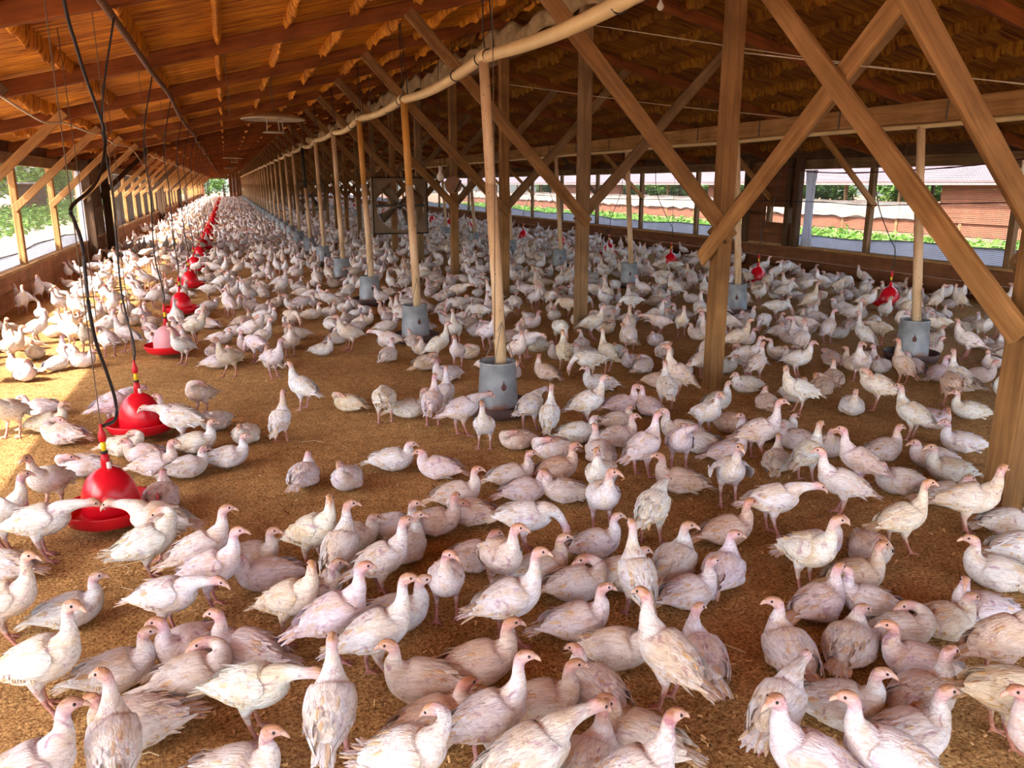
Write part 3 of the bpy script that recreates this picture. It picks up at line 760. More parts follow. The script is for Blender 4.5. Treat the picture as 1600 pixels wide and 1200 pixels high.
def box_fan(x, y, z, s, label):
    t = empty('box_fan', (x, y, z - s / 2)); tag(t, label, 'fan', 'box fans hung beside the posts')
    h = s / 2; R = s * 0.44; n = 40; dep = 0.10
    mb = MB(); vs = []
    for yy2 in (-dep, -dep + 0.01):
        for k in range(n):
            a = 2 * PI * k / n; c, sn = math.cos(a), math.sin(a); q = h / max(abs(c), abs(sn)); vs.append((q * c, yy2, q * sn + h))
        for k in range(n):
            a = 2 * PI * k / n; vs.append((R * math.cos(a), yy2, R * math.sin(a) + h))
    fs = []
    for k in range(n):
        j = (k + 1) % n
        fs.append((k, j, n + j, n + k)); fs.append((2 * n + j, 2 * n + k, 3 * n + k, 3 * n + j)); fs.append((n + k, n + j, 3 * n + j, 3 * n + k))
    mb.add(vs, fs)
    for lo, hi in (((-h, -dep, 0), (-h + .02, dep, s)), ((h - .02, -dep, 0), (h, dep, s)), ((-h, -dep, 0), (h, dep, .02)), ((-h, -dep, s - .02), (h, dep, s))): mb.box(lo, hi)
    mb.build('housing', MT['fan'], t, False, (0, 0, 0))
    MB().lathe([(0.05, -0.05), (0.06, 0.0), (0.05, 0.05), (0, .05)], 14).build('hub', MT['steel_dark'], t, True, (0, 0, h)).rotation_euler = (PI / 2, 0, 0)
    for b in range(4):
        a0 = 0.6 + b * PI / 2; P = []
        for r in np.linspace(0.05, R * 0.93, 5):
            wdt = 0.10 + 0.22 * r / R
            P.append([(r * math.cos(a0 + u), 0.05 * u / wdt, r * math.sin(a0 + u)) for u in np.linspace(-wdt * .9, wdt * .9, 4) * (0.35 / max(r, .12))])
        o = MB().grid(np.array(P)).build('blade', MT['fan'], t, True, (0, 0, h)); sm = o.modifiers.new('t', 'SOLIDIFY'); sm.thickness = 0.006
    beam('motor_bar', (x - h, y + .06, z), (x + h, y + .06, z), 0.03, 0.05, MT['steel_dark'], t)
    for q in (-1, 1): MB().tube([(q * h * .9, 0, s), (q * h * .9, 0, zr(x) + .21 - (z - h))], 0.005, 4).build('chain', MT['steel_dark'], t, False, (0, 0, 0))
box_fan(3.00, 14.85, 1.22, 1.02, 'big brown box fan hanging beside the central posts, nearer of the two')
box_fan(2.68, 28.3, 1.22, 0.98, 'smaller-looking brown box fan far down the row of central posts')

# round lid and globe lamp hanging near the posts
t = empty('hanging_disc', (3.26, 12.0, 1.45)); tag(t, 'round reddish-brown disc with a slanted slot, hanging between the posts', 'disc')
MB().tube([(0, -.03, .14), (0, .03, .14)], [0.128, 0.128], 28).build('disc', simple('clay_brown', (0.30, 0.165, 0.105), 0.8), t, False, (0, 0, 0))
MB().box((-.012, -.036, .04), (.012, -.031, .24)).build('slot', MT['black'], t, False, (0, 0, 0)).rotation_euler = (0, .5, 0)
MB().tube([(0, 0, .268), (0, 0, zr(3.26) + .21 - 1.45)], 0.004, 4).build('wire', MT['steel_dark'], t, False, (0, 0, 0))
def lamp(x, y, z, r, label):
    t = empty('light_bulb', (x, y, z)); tag(t, label, 'bulb', None)
    MB().lathe([(0.0, -r), (r * .6, -r * .8), (r, -r * .1), (r * .8, r * .6), (r * .38, r * 1.3), (r * .36, r * 1.7), (0, r * 1.7)], 18).build('globe', MT['bulb'], t, True, (0, 0, 0))
    MB().lathe([(0, r * 1.65), (r * .42, r * 1.65), (r * .45, r * 2.6), (0, r * 2.6)], 12).build('socket', MT['white_pl'], t, True, (0, 0, 0))
    MB().tube([(0, 0, r * 2.5), (0, 0, zr(x) + .21 - z)], 0.005, 5).build('flex', MT['black'], t, False, (0, 0, 0))
lamp(3.42, 6.15, 2.985, 0.030, 'bare white bulb hanging right of the ridge beam, near the top edge')
p = px_x(688, 277, 3.3); lamp(float(p[0]), float(p[1]), float(p[2]), 0.065, 'pale globe lamp hanging just left of the round brown disc')
p = px_x(1598, 272, 7.2); lamp(float(p[0]), float(p[1]), float(p[2]), 0.05, 'white lamp at the far right edge under the timber board')

# white conduit snaking along the left knee braces
pts = [(-30, 142), (0, 150), (35, 172), (70, 191), (100, 192), (140, 207), (160, 212), (180, 226), (205, 232), (225, 257)]
P = [px_x(q[0], q[1], -1.60 - 0.012 * i) for i, q in enumerate(pts)]
P += [np.array([-1.66 + .03 * math.sin(y * 2), y, zr(-1.66) - .05 + .035 * math.sin(y * 2.4)]) for y in np.arange(P[-1][1] + 1.0, 60, 1.1)]
o = MB().tube(smooth_path(P, 5), 0.010, 6).build('electric_cable', MT['white_cable'], None, True)
tag(o, 'white electric cable snaking along the knee braces of the sunny wall', 'cable')
# sagging cables near the right wall
o = MB().tube(smooth_path([(9.7, 13.0, 1.95), (9.65, 12.0, 1.83), (9.6, 10.9, 1.78), (9.6, 9.6, 1.80), (9.65, 8.4, 1.86), (9.7, 7.0, 2.0)]), 0.011, 6).build('electric_cable', simple('maroon_cable', (.09, .02, .03), .5), None, True)
tag(o, 'dark maroon cable sagging across the openings of the shaded wall', 'cable')
o = MB().tube(smooth_path([(9.8, 30, 1.32), (9.8, 22, 1.22), (9.8, 16, 1.26), (9.8, 12, 1.30), (9.8, 10.5, 1.27), (9.8, 9, 1.33), (9.8, 7, 1.4)]), 0.008, 6).build('electric_cable', MT['black'], None, True)
tag(o, 'thin black cable strung level across the openings of the shaded wall', 'cable')
for i, (a, b, lab) in enumerate((((XC + .06, 8.0, 3.18), (7.9, 6.0, 2.5), 'thin pale wire from the third nearest post down under the shaded roof'),
                                 ((XC + .1, 10.7, 2.9), (7.5, 9.3, 2.45), 'thin pale wire sloping down under the shaded roof behind the fourth post'),
                                 ((XC + .1, 5.4, 2.55), (9.0, 4.6, 2.25), 'thin pale wire sloping from the second nearest post towards the shaded wall'))):
    a, b = np.array(a), np.array(b); mid = (a + b) / 2 - np.array([0, 0, .03])
    tag(MB().tube(smooth_path([a, mid, b]), 0.005, 5).build('stay_wire', MT['white_cable'], None, True), lab, 'wire')
# hanging winch cords on the left
for i, (px, py, X, lab) in enumerate(((88, 35, -1.0, 'thin brown cord hanging by the left row, second from the frame edge'), (155, 60, -0.95, 'thin brown cord hanging under the rafters above the nearest drinker'), (352, 125, 0.08, 'short cord dangling alone under the rafters above the row end'),
                                      (768, 40, 1.6, 'thin grey wire hanging straight down in front of the nearest drop tube'))):
    p = px_x(px, py, X); zb = {0: 0.62, 1: 0.9, 2: float(p[2]) - .35, 3: 0.6}[i]
    tag(MB().tube([(p[0], p[1], zr(X) + .20), (p[0] + .015, p[1], (p[2] + zb) / 2), (p[0] + .01, p[1], zb)], 0.003, 5).build('suspension_rope', MT['cord'], None, True), lab, 'cord')

# ------------------------------------------------------------------ outdoors
def leaves(n, fn, size, cols, seed, flat=0.5):
    """n leaf blades as folded quads; fn(rng, n) gives centres"""
    r = np.random.default_rng(seed); C = fn(r, n); n = len(C)
    a = r.normal(size=(n, 3)); a[:, 2] *= flat; a /= np.linalg.norm(a, axis=1)[:, None]
    b = r.normal(size=(n, 3)); b -= a * (a * b).sum(1)[:, None]; b /= np.linalg.norm(b, axis=1)[:, None]
    s = size * (0.6 + 0.8 * r.random(n))[:, None]
    V = np.stack([C - a * s, C + b * s * .45, C + a * s, C - b * s * .45], 1).reshape(-1, 3)
    cols = np.array(cols); k = r.random(n)[:, None]; cc = cols[0] * (1 - k) + cols[1] * k
    cc = cc * (0.75 + 0.5 * r.random(n))[:, None]
    mb = MB(); mb.v = [V]; mb.n = 4 * n; mb.f = [(4 * i, 4 * i + 1, 4 * i + 2, 4 * i + 3) for i in range(n)]
    c4 = np.ones((4 * n, 4)); c4[:, :3] = np.repeat(cc, 4, 0); mb.c = [c4]
    return mb
GREEN = ((0.045, 0.13, 0.012), (0.15, 0.30, 0.045))
def strip(x0, x1, y0, y1, hgt, n, seed, label):
    def fn(r, n):
        x = x0 + (x1 - x0) * r.random(n); y = y0 + (y1 - y0) * r.random(n) ** 1.3
        row = 0.55 + 0.45 * np.sin(x * 2 * PI / 0.9) ** 2; lump = 0.6 + 0.4 * np.sin(y * 3.1 + x) * np.sin(y * 1.3)
        return np.stack([x, y, hgt * row * lump * r.random(n) ** .6], 1)
    o = leaves(n, fn, 0.10, GREEN, seed).build('crop_plants', MT['leaf']); tag(o, label, 'plants', None, 'stuff')
strip(14.6, 18.8, 6, 62, 0.34, 15000, 5, 'leafy green crop rows growing between the house and the neighbouring barn')
strip(-14, -6.2, 14, 95, 0.55, 17000, 6, 'leafy green crop growing outside the sunny wall openings')

nb = empty('neighbour_barn', (22, 25, 0)); tag(nb, 'long neighbouring barn with faded pink roof, seen through the right openings', 'barn')
mb = MB(); xs = np.linspace(21.2, 28.5, 10); ysn = np.arange(-6, 90, 0.9)
lo = np.array([[(x, y, 1.66 + (x - 21.2) * 0.27) for y in ysn] for x in xs]); mb.grid(lo); mb.grid(lo[:, ::-1] + np.array([0, 0, .06]))
mb.grid(np.stack([lo[0], lo[0] + np.array([0, 0, .06])])); mb.build('roof', MT['roofsheet'], nb)
beam('fascia', (21.25, -6, 1.62), (21.25, 90, 1.62), 0.05, 0.10, MT['tarp'], nb)
for y in np.arange(-4, 80, 2.62): beam('post', (22, y, 0), (22, y, 1.72), 0.10, 0.10, MT['timber_old'], nb, up=(1, 0, 0))
for y in np.arange(-4, 80, 5.24): beam('post', (29, y, 0), (29, y, 3.2), 0.12, 0.12, MT['timber_dark'], nb, up=(1, 0, 0))
for ya, yb in ((6, 20.4), (31.5, 34.0), (43, 54)):
    z = 0.40
    while z < 1.62:
        beam('plank', (21.93, ya, z + .075), (21.93, yb, z + .075), 0.025, 0.145, MT['redwall'], nb, chamfer=.004); z += 0.15
beam('kick_board', (22.02, -6, 0.2), (22.02, 85, 0.2), 0.03, 0.42, MT['redwall'], nb)
ysn = np.arange(20.4, 80, 0.16); rows = []
for j, t in enumerate(np.linspace(0, 1, 6)):
    bot = 0.42 + 0.05 * np.abs(np.sin(ysn * 1.9)) + 0.03 * np.sin(ysn * 5.3); top = 1.03 + 0.02 * np.sin(ysn * 2.2)
    rows.append(np.stack([21.86 + 0.03 * np.sin(ysn * 3 + j * 1.4), ysn, bot + (top - bot) * t], 1))
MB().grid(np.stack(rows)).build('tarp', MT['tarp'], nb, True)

def tree(x, y, h, r, seed, label, group=None, n=1500):
    t = empty('tree', (x, y, 0)); tag(t, label, 'tree', group)
    rg = random.Random(seed); P = [(0, 0, -.05), (rg.uniform(-.1, .1), rg.uniform(-.1, .1), h * .35), (rg.uniform(-.3, .3), rg.uniform(-.2, .2), h * .8)]
    MB().tube(smooth_path(P, 4), np.linspace(0.05 * h ** .7, .02, len(smooth_path(P, 4))), 8).build('trunk', MT['bark'], t, True, (0, 0, 0))
    def fn(r_, n):
        blobs = r_.normal(size=(9, 3)) * np.array([r * .45, r * .45, h * .2]) + np.array([0, 0, h * .6]); k = r_.integers(0, 9, n)
        d = r_.normal(size=(n, 3)); d /= np.linalg.norm(d, axis=1)[:, None]
        return blobs[k] + d * (r * .5 * r_.random(n) ** .4)[:, None]
    f = leaves(n, fn, 0.16 + .02 * r, ((0.03, 0.085, 0.012), (0.13, 0.24, 0.04)), seed).build('foliage', MT['leaf'], t, False, (0, 0, 0)); f['kind'] = 'stuff'
sp = random.Random(21)
for i in range(16):
    tree(33 + sp.uniform(-2, 4), 14 + 5.2 * i, sp.uniform(4.5, 7), sp.uniform(1.8, 2.7), 100 + i, f'{near_ord(i + 1)} bushy green tree beyond the neighbouring barn', 'trees beyond the neighbouring barn', 1300)
for i in range(18):
    t = empty('shrub', (31.5 + sp.uniform(-.6, .6), 12 + 4.0 * i, 0)); tag(t, f'{near_ord(i + 1)} low green shrub behind the neighbouring barn', 'shrub', 'shrubs behind the neighbouring barn')
    hh_ = sp.uniform(2.0, 2.8)
    MB().tube([(0, 0, -.05), (.1, 0, hh_ * .4), (.0, .1, hh_ * .8)], [.05, .04, .02], 6).build('stem', MT['bark'], t, True, (0, 0, 0))
    f = leaves(900, lambda r_, n: (lambda d: d / np.linalg.norm(d, axis=1)[:, None] * (r_.random(n) ** .33)[:, None] * np.array([.9, 1.9, hh_ * .5]) + np.array([0, 0, hh_ * .52]))(r_.normal(size=(n, 3))), 0.17, ((0.025, 0.07, 0.01), (0.11, 0.21, 0.035)), 400 + i).build('foliage', MT['leaf'], t, False, (0, 0, 0)); f['kind'] = 'stuff'
for i in range(16):
    tree(-17 + sp.uniform(-3, 2), 34 + 5.4 * i, sp.uniform(4.5, 7.5), sp.uniform(2.0, 3.0), 200 + i, f'{near_ord(i + 1)} bushy green tree outside the sunny wall, beyond the crop', 'trees outside the sunny wall', 1300)
for i in range(6):
    tree(-6.5 + 2.1 * i, 116 + sp.uniform(-3, 4), sp.uniform(5, 7), 2.4, 300 + i, f'{ordinal(i + 1)} green tree from the left, beyond the far doorway', 'trees beyond the far doorway', 1500)
_q = px_x(44, 290, -12.0); sh = empty('garden_shed', (-12.0, float(_q[1]), 0)); tag(sh, 'small shed with a pale roof standing in the crop outside the sunny wall', 'shed')
MB().box((-0.9, -1.5, 1.62), (0.9, 1.5, 1.74)).build('roof', MT['tarp'], sh, False, (0, 0, 0))
MB().box((-0.7, -1.2, -0.03), (0.7, 1.2, 1.62)).build('wall', MT['timber_dark'], sh, False, (0, 0, 0))

# loose shavings and straws on the litter
r = np.random.default_rng(5); n = 26000
yv = 1.4 + 7.5 * r.random(n) ** 1.5; xv = -2.7 + 9.5 * r.random(n)
ang = r.random(n) * 2 * PI; Ls = 0.004 + 0.008 * r.random(n); Ws = 0.0018 + 0.0025 * r.random(n); tl = (r.random(n) - .5) * 0.9
a = np.stack([np.cos(ang), np.sin(ang), tl], 1) * Ls[:, None]; b = np.stack([-np.sin(ang), np.cos(ang), (r.random(n) - .5) * .8], 1) * Ws[:, None]
C0 = np.stack([xv, yv, 0.003 + 0.004 * r.random(n)], 1)
V = np.stack([C0 - a - b, C0 + a - b, C0 + a + b, C0 - a + b], 1).reshape(-1, 3)
mb = MB(); mb.v = [V]; mb.n = 4 * n; mb.f = [(4 * i, 4 * i + 1, 4 * i + 2, 4 * i + 3) for i in range(n)]
kk = r.random(n)[:, None]; cc = np.array([0.24, 0.105, 0.028]) * (1 - kk) + np.array([0.86, 0.58, 0.27]) * kk
c4 = np.ones((4 * n, 4)); c4[:, :3] = np.repeat(cc, 4, 0); mb.c = [c4]
tag(mb.build('wood_shavings', MT['shaving']), 'loose pale wood shavings strewn over the brown litter floor', 'shavings', None, 'stuff')
mb = MB(); rs = random.Random(4)
for px, py in ((190, 880), (205, 872), (172, 888), (215, 880), (185, 868), (200, 890), (345, 765), (355, 772), (490, 690), (300, 560), (640, 700), (1130, 1010), (230, 1180), (205, 925), (540, 700), (1240, 1010), (1290, 1190), (920, 1080)):
    p = px_z(px, py, 0.008); q = rs.uniform(0, PI); L = rs.uniform(.03, .09)
    mb.tube([p - np.array([math.cos(q), math.sin(q), 0]) * L, p + np.array([.006, .004, .006]), p + np.array([math.cos(q + .3), math.sin(q + .3), 0]) * L], 0.0022, 5, True, (0.62, 0.47, 0.27))
tag(mb.build('straw', MT['shaving']), 'scattered straw stalks and shed feathers lying on the litter', 'straw', None, 'stuff')

# ------------------------------------------------------------------ turkeys
WHITE = np.array([0.82, 0.82, 0.85]); PINK = np.array([0.72, 0.47, 0.50]); LILAC = np.array([0.60, 0.36, 0.46]); CROWN = np.array([0.60, 0.36, 0.22])
LEGC = np.array([0.58, 0.31, 0.30]); FACE = np.array([0.74, 0.52, 0.51]); CREAM = np.array([0.78, 0.64, 0.46])
BODY = [(-.134, -.003, .010, .008), (-.120, -.002, .026, .020), (-.096, 0, .046, .042), (-.056, 0, .065, .063), (-.010, 0, .074, .073), (.036, .0, .073, .073), (.070, .008, .061, .061), (.090, .026, .044, .046)]
NECKS = {   # (dx, dy, dz, half width, half height, heading in degrees) from the neck base
    'up':   [(.016, 0, .030, .029, .031, 0), (.020, 0, .058, .0215, .0225, 0), (.022, 0, .082, .018, .019, 0), (.032, 0, .104, .0185, .021, 0), (.051, 0, .110, .0175, .0185, 0), (.066, 0, .106, .012, .0125, 0), (.075, 0, .102, .006, .006, 0)],
    'tall': [(.014, 0, .034, .028, .030, 0), (.017, 0, .070, .020, .021, 0), (.018, 0, .104, .0172, .018, 0), (.028, 0, .126, .0185, .021, 0), (.047, 0, .132, .0175, .0185, 0), (.062, 0, .128, .012, .0125, 0), (.071, 0, .124, .006, .006, 0)],
    'fwd':  [(.034, 0, .016, .030, .030, 0), (.070, 0, .022, .022, .022, 0), (.100, 0, .022, .018, .0185, 0), (.122, 0, .026, .0185, .021, 0), (.140, 0, .020, .0175, .0175, 0), (.153, 0, .010, .012, .012, 0), (.161, 0, .003, .006, .006, 0)],
    'peck': [(.034, 0, -.004, .030, .030, 0), (.066, 0, -.034, .022, .022, 0), (.088, 0, -.074, .018, .0185, 0), (.099, 0, -.100, .0185, .021, 0), (.103, 0, -.122, .0175, .0175, 0), (.101, 0, -.137, .012, .012, 0), (.099, 0, -.146, .006, .006, 0)],
    'rest': [(.010, 0, .026, .031, .032, 0), (.006, 0, .050, .0225, .0235, 0), (.005, 0, .070, .0185, .019, 0), (.014, 0, .090, .0185, .021, 0), (.033, 0, .096, .0175, .0185, 0), (.048, 0, .092, .012, .0125, 0), (.057, 0, .088, .006, .006, 0)],
    'low':  [(.006, 0, .018, .034, .034, 0), (.003, 0, .034, .027, .027, 0), (.004, 0, .047, .0205, .021, 0), (.015, 0, .058, .0185, .021, 0), (.034, 0, .060, .0175, .018, 0), (.049, 0, .054, .012, .0125, 0), (.058, 0, .049, .006, .006, 0)],
    'tuck': [(.012, .016, .018, .032, .032, 40), (.006, .042, .032, .024, .024, 95), (-.016, .058, .040, .019, .020, 150), (-.042, .060, .044, .0185, .021, 180), (-.062, .058, .042, .0175, .018, 184), (-.077, .056, .036, .012, .012, 186), (-.086, .055, .031, .006, .006, 186)],
    'preen': [(.020, .012, .026, .030, .030, 20), (.026, .036, .046, .022, .022, 70), (.008, .062, .050, .018, .019, 130), (-.018, .074, .044, .0185, .021, 165), (-.036, .080, .034, .0175, .018, 172), (-.050, .083, .022, .012, .012, 174), (-.058, .085, .014, .006, .006, 174)],
}
def stations(neck, stand, turn=0.0, flip=1, pitch=None):
    pit = math.radians(pitch if pitch is not None else (17 if stand else 5))
    z0 = 0.192 if stand else 0.074
    wf, hf = (1.0, 1.0) if stand else (1.10, 0.96)
    S = []
    for x, z, hw, hh in BODY:
        S.append([x * math.cos(pit) - z * math.sin(pit), 0, z0 + x * math.sin(pit) + z * math.cos(pit), hw * wf, hh * hf, 0.0])
    nb_ = S[-1]; nk = NECKS[neck]; piv = np.array(nk[2][:3])
    for i, (dx, dy, dz, hw, hh, psi) in enumerate(nk):
        q = np.array([dx, dy, dz], float); ps = math.radians(psi)
        if turn and i > 2:
            c, s = math.cos(turn), math.sin(turn); e = q - piv; q = piv + np.array([c * e[0] - s * e[1], s * e[0] + c * e[1], e[2]]); ps += turn
        S.append([nb_[0] + q[0], flip * q[1], nb_[2] + q[2], hw, hh, flip * ps])
    return np.array(S), pit, z0
def resample(S, n):
    Q = np.vstack([2 * S[0] - S[1], S, 2 * S[-1] - S[-2]]); m = len(S) - 1; out = []
    for u in np.linspace(0, m, n):
        i = min(int(u), m - 1); t = u - i; a, b, c, d = Q[i], Q[i + 1], Q[i + 2], Q[i + 3]
        out.append(0.5 * (2 * b + (c - a) * t + (2 * a - 5 * b + 4 * c - d) * t * t + (3 * b - a - 3 * c + d) * t ** 3))
    return np.array(out), np.linspace(0, m, n)
def body_loft(S, n, sides, mb):
    R_, u = resample(S, n); c = R_[:, :3]; t = np.gradient(c, axis=0); t /= np.linalg.norm(t, axis=1)[:, None] + 1e-9
    V = []; CC = []
    for i in range(n):
        y = np.array([-math.sin(R_[i, 5]), math.cos(R_[i, 5]), 0]); s = y - t[i] * (y @ t[i]); s /= np.linalg.norm(s) + 1e-9; w = np.cross(t[i], s)
        hw, hh = max(R_[i, 3], .002), max(R_[i, 4], .002)
        for k in range(sides):
            a = 2 * PI * k / sides
            V.append(c[i] + s * hw * math.cos(a) + w * hh * math.sin(a))
            top = math.sin(a)
            if u[i] < 6: col = WHITE * (1 - .22 * max(0, top)) + CREAM * .22 * max(0, top)
            elif u[i] < 9.2: col = WHITE
            elif u[i] < 10.6: f = (u[i] - 9.2) / 1.4; col = WHITE * (1 - f) + (PINK if top > 0 else LILAC) * f
            elif u[i] < 11.0: col = PINK
            else: col = CROWN if top > 0.62 else FACE
            CC.append(col)
    F = [(i * sides + k, i * sides + (k + 1) % sides, (i + 1) * sides + (k + 1) % sides, (i + 1) * sides + k) for i in range(n - 1) for k in range(sides)]
    F += [tuple(range(sides - 1, -1, -1)), tuple((n - 1) * sides + k for k in range(sides))]
    mb.add(V, F); q = np.ones((len(V), 4)); q[:, :3] = CC; mb.c.append(q)
    return c, t
def legs(mb, pit, walk, sides=8, toes=True):
    for s in (-1, 1):
        sw = walk * s
        hip = np.array([-.005, s * .036, .165]); hock = np.array([-.018 - .4 * sw, s * .040, .098]); ank = np.array([.008 - sw, s * .042, .012]); 
        P = np.array([hip, hip * .45 + hock * .55, hock, hock * .5 + ank * .5 + np.array([-.003, 0, 0]), ank]); 
        mb.tube(P[:3], [.040, .025, .0125], sides, True, WHITE); mb.tube(P[2:], [.0115, .0078, .0082], sides, True, LEGC)
        if toes:
            for an, L in ((0, .046), (.62, .040), (-.62, .040), (PI, .018)):
                d = np.array([math.cos(an + s * .08), math.sin(an + s * .08), 0])
                mb.tube([ank, ank + d * L * .5 + np.array([0, 0, -.003]), ank + d * L + np.array([0, 0, -.0085])], [.0072, .0055, .0035], 6, True, LEGC)
def blade(mb, p, d, nrm, L, W, col, bend=0.15, seg=4):
    """a feather: tapered strip from p along d, facing nrm"""
    d = d / np.linalg.norm(d); nrm = nrm - d * (nrm @ d); nrm /= np.linalg.norm(nrm) + 1e-9; s = np.cross(nrm, d); V = []
    for i in range(seg + 1):
        t = i / seg; w = W * (0.55 + .45 * math.sin(PI * min(1, t * 1.1 + .1))) if t < .95 else W * .22
        q = p + d * L * t - nrm * bend * L * t * t
        V += [q - s * w - nrm * w * .25, q + nrm * w * .12, q + s * w - nrm * w * .25]
    F = []
    for i in range(seg):
        a = 3 * i; F += [(a, a + 1, a + 4, a + 3), (a + 1, a + 2, a + 5, a + 4)]
    mb.add(V, F, col)
def wing_pts(s, pit, z0, wf=1.0):
    c, sn = math.cos(pit), math.sin(pit)
    def tf(x, y, z): return np.array([x * c - z * sn, y, z0 + x * sn + z * c])
    return tf
def make_wing(s, pit, z0, rg, wf, lift=0.0, nu=12, nv=8, nf=11):
    mb = MB(); tf = wing_pts(s, pit, z0)
    cl = np.array([(.068, .050, .016, .010), (.050, .067, .014, .034), (.014, .077, .010, .050), (-.030, .077, .010, .050), (-.070, .064, .014, .039), (-.107, .044, .018, .025), (-.145, .025, .014, .010)])
    us = np.linspace(0, 6, nu); rows = []; hf = 1.0 if wf == 1.0 else 0.96; WINGB = np.array(BODY)
    for u in us:
        i = min(int(u), 5); f = u - i; x, y, z, hh = cl[i] * (1 - f) + cl[i + 1] * f; row = []
        for v in np.linspace(-1, 1, nv):
            h = v * hh; zz = z + h; BB = WINGB
            hb, vb, cb_ = (np.interp(x, BB[:, 0], BB[:, q]) for q in (2, 3, 1)); vb *= hf
            rel = min(.97, abs(zz - cb_) / vb); yb = hb * wf * math.sqrt(1 - rel * rel)
            kq = min(1, max(0, (u - 4.0) / 1.2)); off = .0095 * (1 - v ** 4) - .004 + .0016 * math.sin(v * 9 + u * 1.3)
            yy_ = (yb + off) * (1 - kq) + max(yb * .8, wf * y + .004 - .006 * v * v) * kq
            row.append(tf(x, s * (yy_ + lift * (.5 + .5 * -v) * .02), zz))
        rows.append(row)
    P = np.array(rows); mb.grid(P if s < 0 else P[:, ::-1])
    q = np.ones((nu * nv, 4)); q[:, :3] = WHITE * .97; mb.c.append(q)
    for k in range(nf):                                  # flight feathers along the lower rear edge
        t = k / (nf - 1.0); x0 = .0 - .085 * t; y0 = .079 - .021 * t; zz = -.030 + .036 * t + rg.uniform(-.004, .004)
        def by(xx, z_):
            hb, vb, cb_ = (np.interp(xx, WINGB[:, 0], WINGB[:, q]) for q in (2, 3, 1)); rel = min(.96, abs(z_ - cb_) / (vb * hf))
            return max(.016, hb * wf * math.sqrt(1 - rel * rel))
        p = tf(x0, s * (by(x0, zz) + .006 + .0006 * k + lift * .012), zz); e = tf(x0 - .085, s * (by(x0 - .085, zz) + .008 + .0006 * k + lift * .02), zz + .004 - .010 * (1 - t))
        col = WHITE * (1 - .35 * rg.random()) * 1.0 + CREAM * .0; col = (WHITE * .9 + CREAM * .1) if k % 3 else CREAM * .92
        blade(mb, p, e - p, np.array([0, s, .25]), .072 + .022 * t + rg.uniform(-.01, .012), .0100, col, .06)
    return mb
def make_tail(pit, z0, rg, spread=0.30, raise_=0.0, n=10):
    mb = MB(); tf = wing_pts(1, pit, z0); p = tf(-.110, 0, .004)
    for k in range(n):
        a = (k / (n - 1) - .5) * 2 * spread; el = -pit * .2 - .22 + raise_ + rg.uniform(-.06, .06) - .05 * abs(k - (n - 1) / 2) / n
        d = np.array([-math.cos(a) * math.cos(el), math.sin(a), math.sin(el)])
        blade(mb, p + np.array([0, a * .05, .002 * (k % 2)]), d, np.array([0, 0, 1.0]), .098 + rg.uniform(-.012, .012) - .03 * abs(a), .0115, (WHITE * .93 if k % 3 else CREAM * .95), .10)
    return mb
def make_plumes(c, t, S, rg, n=70):
    mb = MB(); R_, u = resample(S, 44)
    for _ in range(n):
        i = rg.randint(6, 24); a = rg.uniform(-.75, PI + .75)
        if -PI / 2 - .5 < a - 3 * PI / 2 < .5: continue
        y = np.array([0, 1.0, 0]); s = y; w = np.cross(t[i], s); nn = s * math.cos(a) + w * math.sin(a)
        p = c[i] + s * R_[i, 3] * math.cos(a) * .985 + w * R_[i, 4] * math.sin(a) * .985
        d = -t[i] + nn * rg.uniform(.02, .26) + np.array([0, 0, rg.uniform(-.35, .05)])
        blade(mb, p, d, nn, rg.uniform(.026, .052), rg.uniform(.005, .0095), WHITE * rg.uniform(.88, 1.02) if rg.random() < .86 else CREAM * rg.uniform(.95, 1.05), .12, 3)
    return mb

def remeshed(mb, name, voxel, faces):
    me = mb.mesh('tmp', MT['turkey']); V0 = np.concatenate(mb.v); C0 = np.concatenate(mb.c)
    ob = bpy.data.objects.new('tmp', me); COL.objects.link(ob)
    m = ob.modifiers.new('r', 'REMESH'); m.mode = 'VOXEL'; m.voxel_size = voxel
    m = ob.modifiers.new('s', 'SMOOTH'); m.factor = 0.5; m.iterations = 3
    dg = bpy.context.evaluated_depsgraph_get(); n = len(ob.evaluated_get(dg).data.polygons)
    m = ob.modifiers.new('d', 'DECIMATE'); m.ratio = min(1.0, faces / max(1, 2 * n)) if n else 1.0
    dg = bpy.context.evaluated_depsgraph_get(); out = bpy.data.meshes.new_from_object(ob.evaluated_get(dg)); out.name = name
    bpy.data.objects.remove(ob); bpy.data.meshes.remove(me)
    kd = KDTree(len(V0))
    for i, v in enumerate(V0): kd.insert(v, i)
    kd.balance()
    nv = len(out.vertices); P = np.empty(nv * 3); out.vertices.foreach_get('co', P); P = P.reshape(-1, 3); cols = np.ones((nv, 4), np.float32)
    for i in range(nv):
        near = kd.find_n(Vector(P[i]), 3); w = np.array([1 / (q[2] + 1e-4) for q in near]); w /= w.sum(); cols[i] = sum(C0[q[1]] * k for q, k in zip(near, w))
    while out.color_attributes: out.color_attributes.remove(out.color_attributes[0])
    at = out.color_attributes.new('Col', 'FLOAT_COLOR', 'POINT'); at.data.foreach_set('color', cols.ravel())
    out.materials.clear(); out.materials.append(MT['turkey'])
    out.polygons.foreach_set('use_smooth', [True] * len(out.polygons)); out.update(); return out

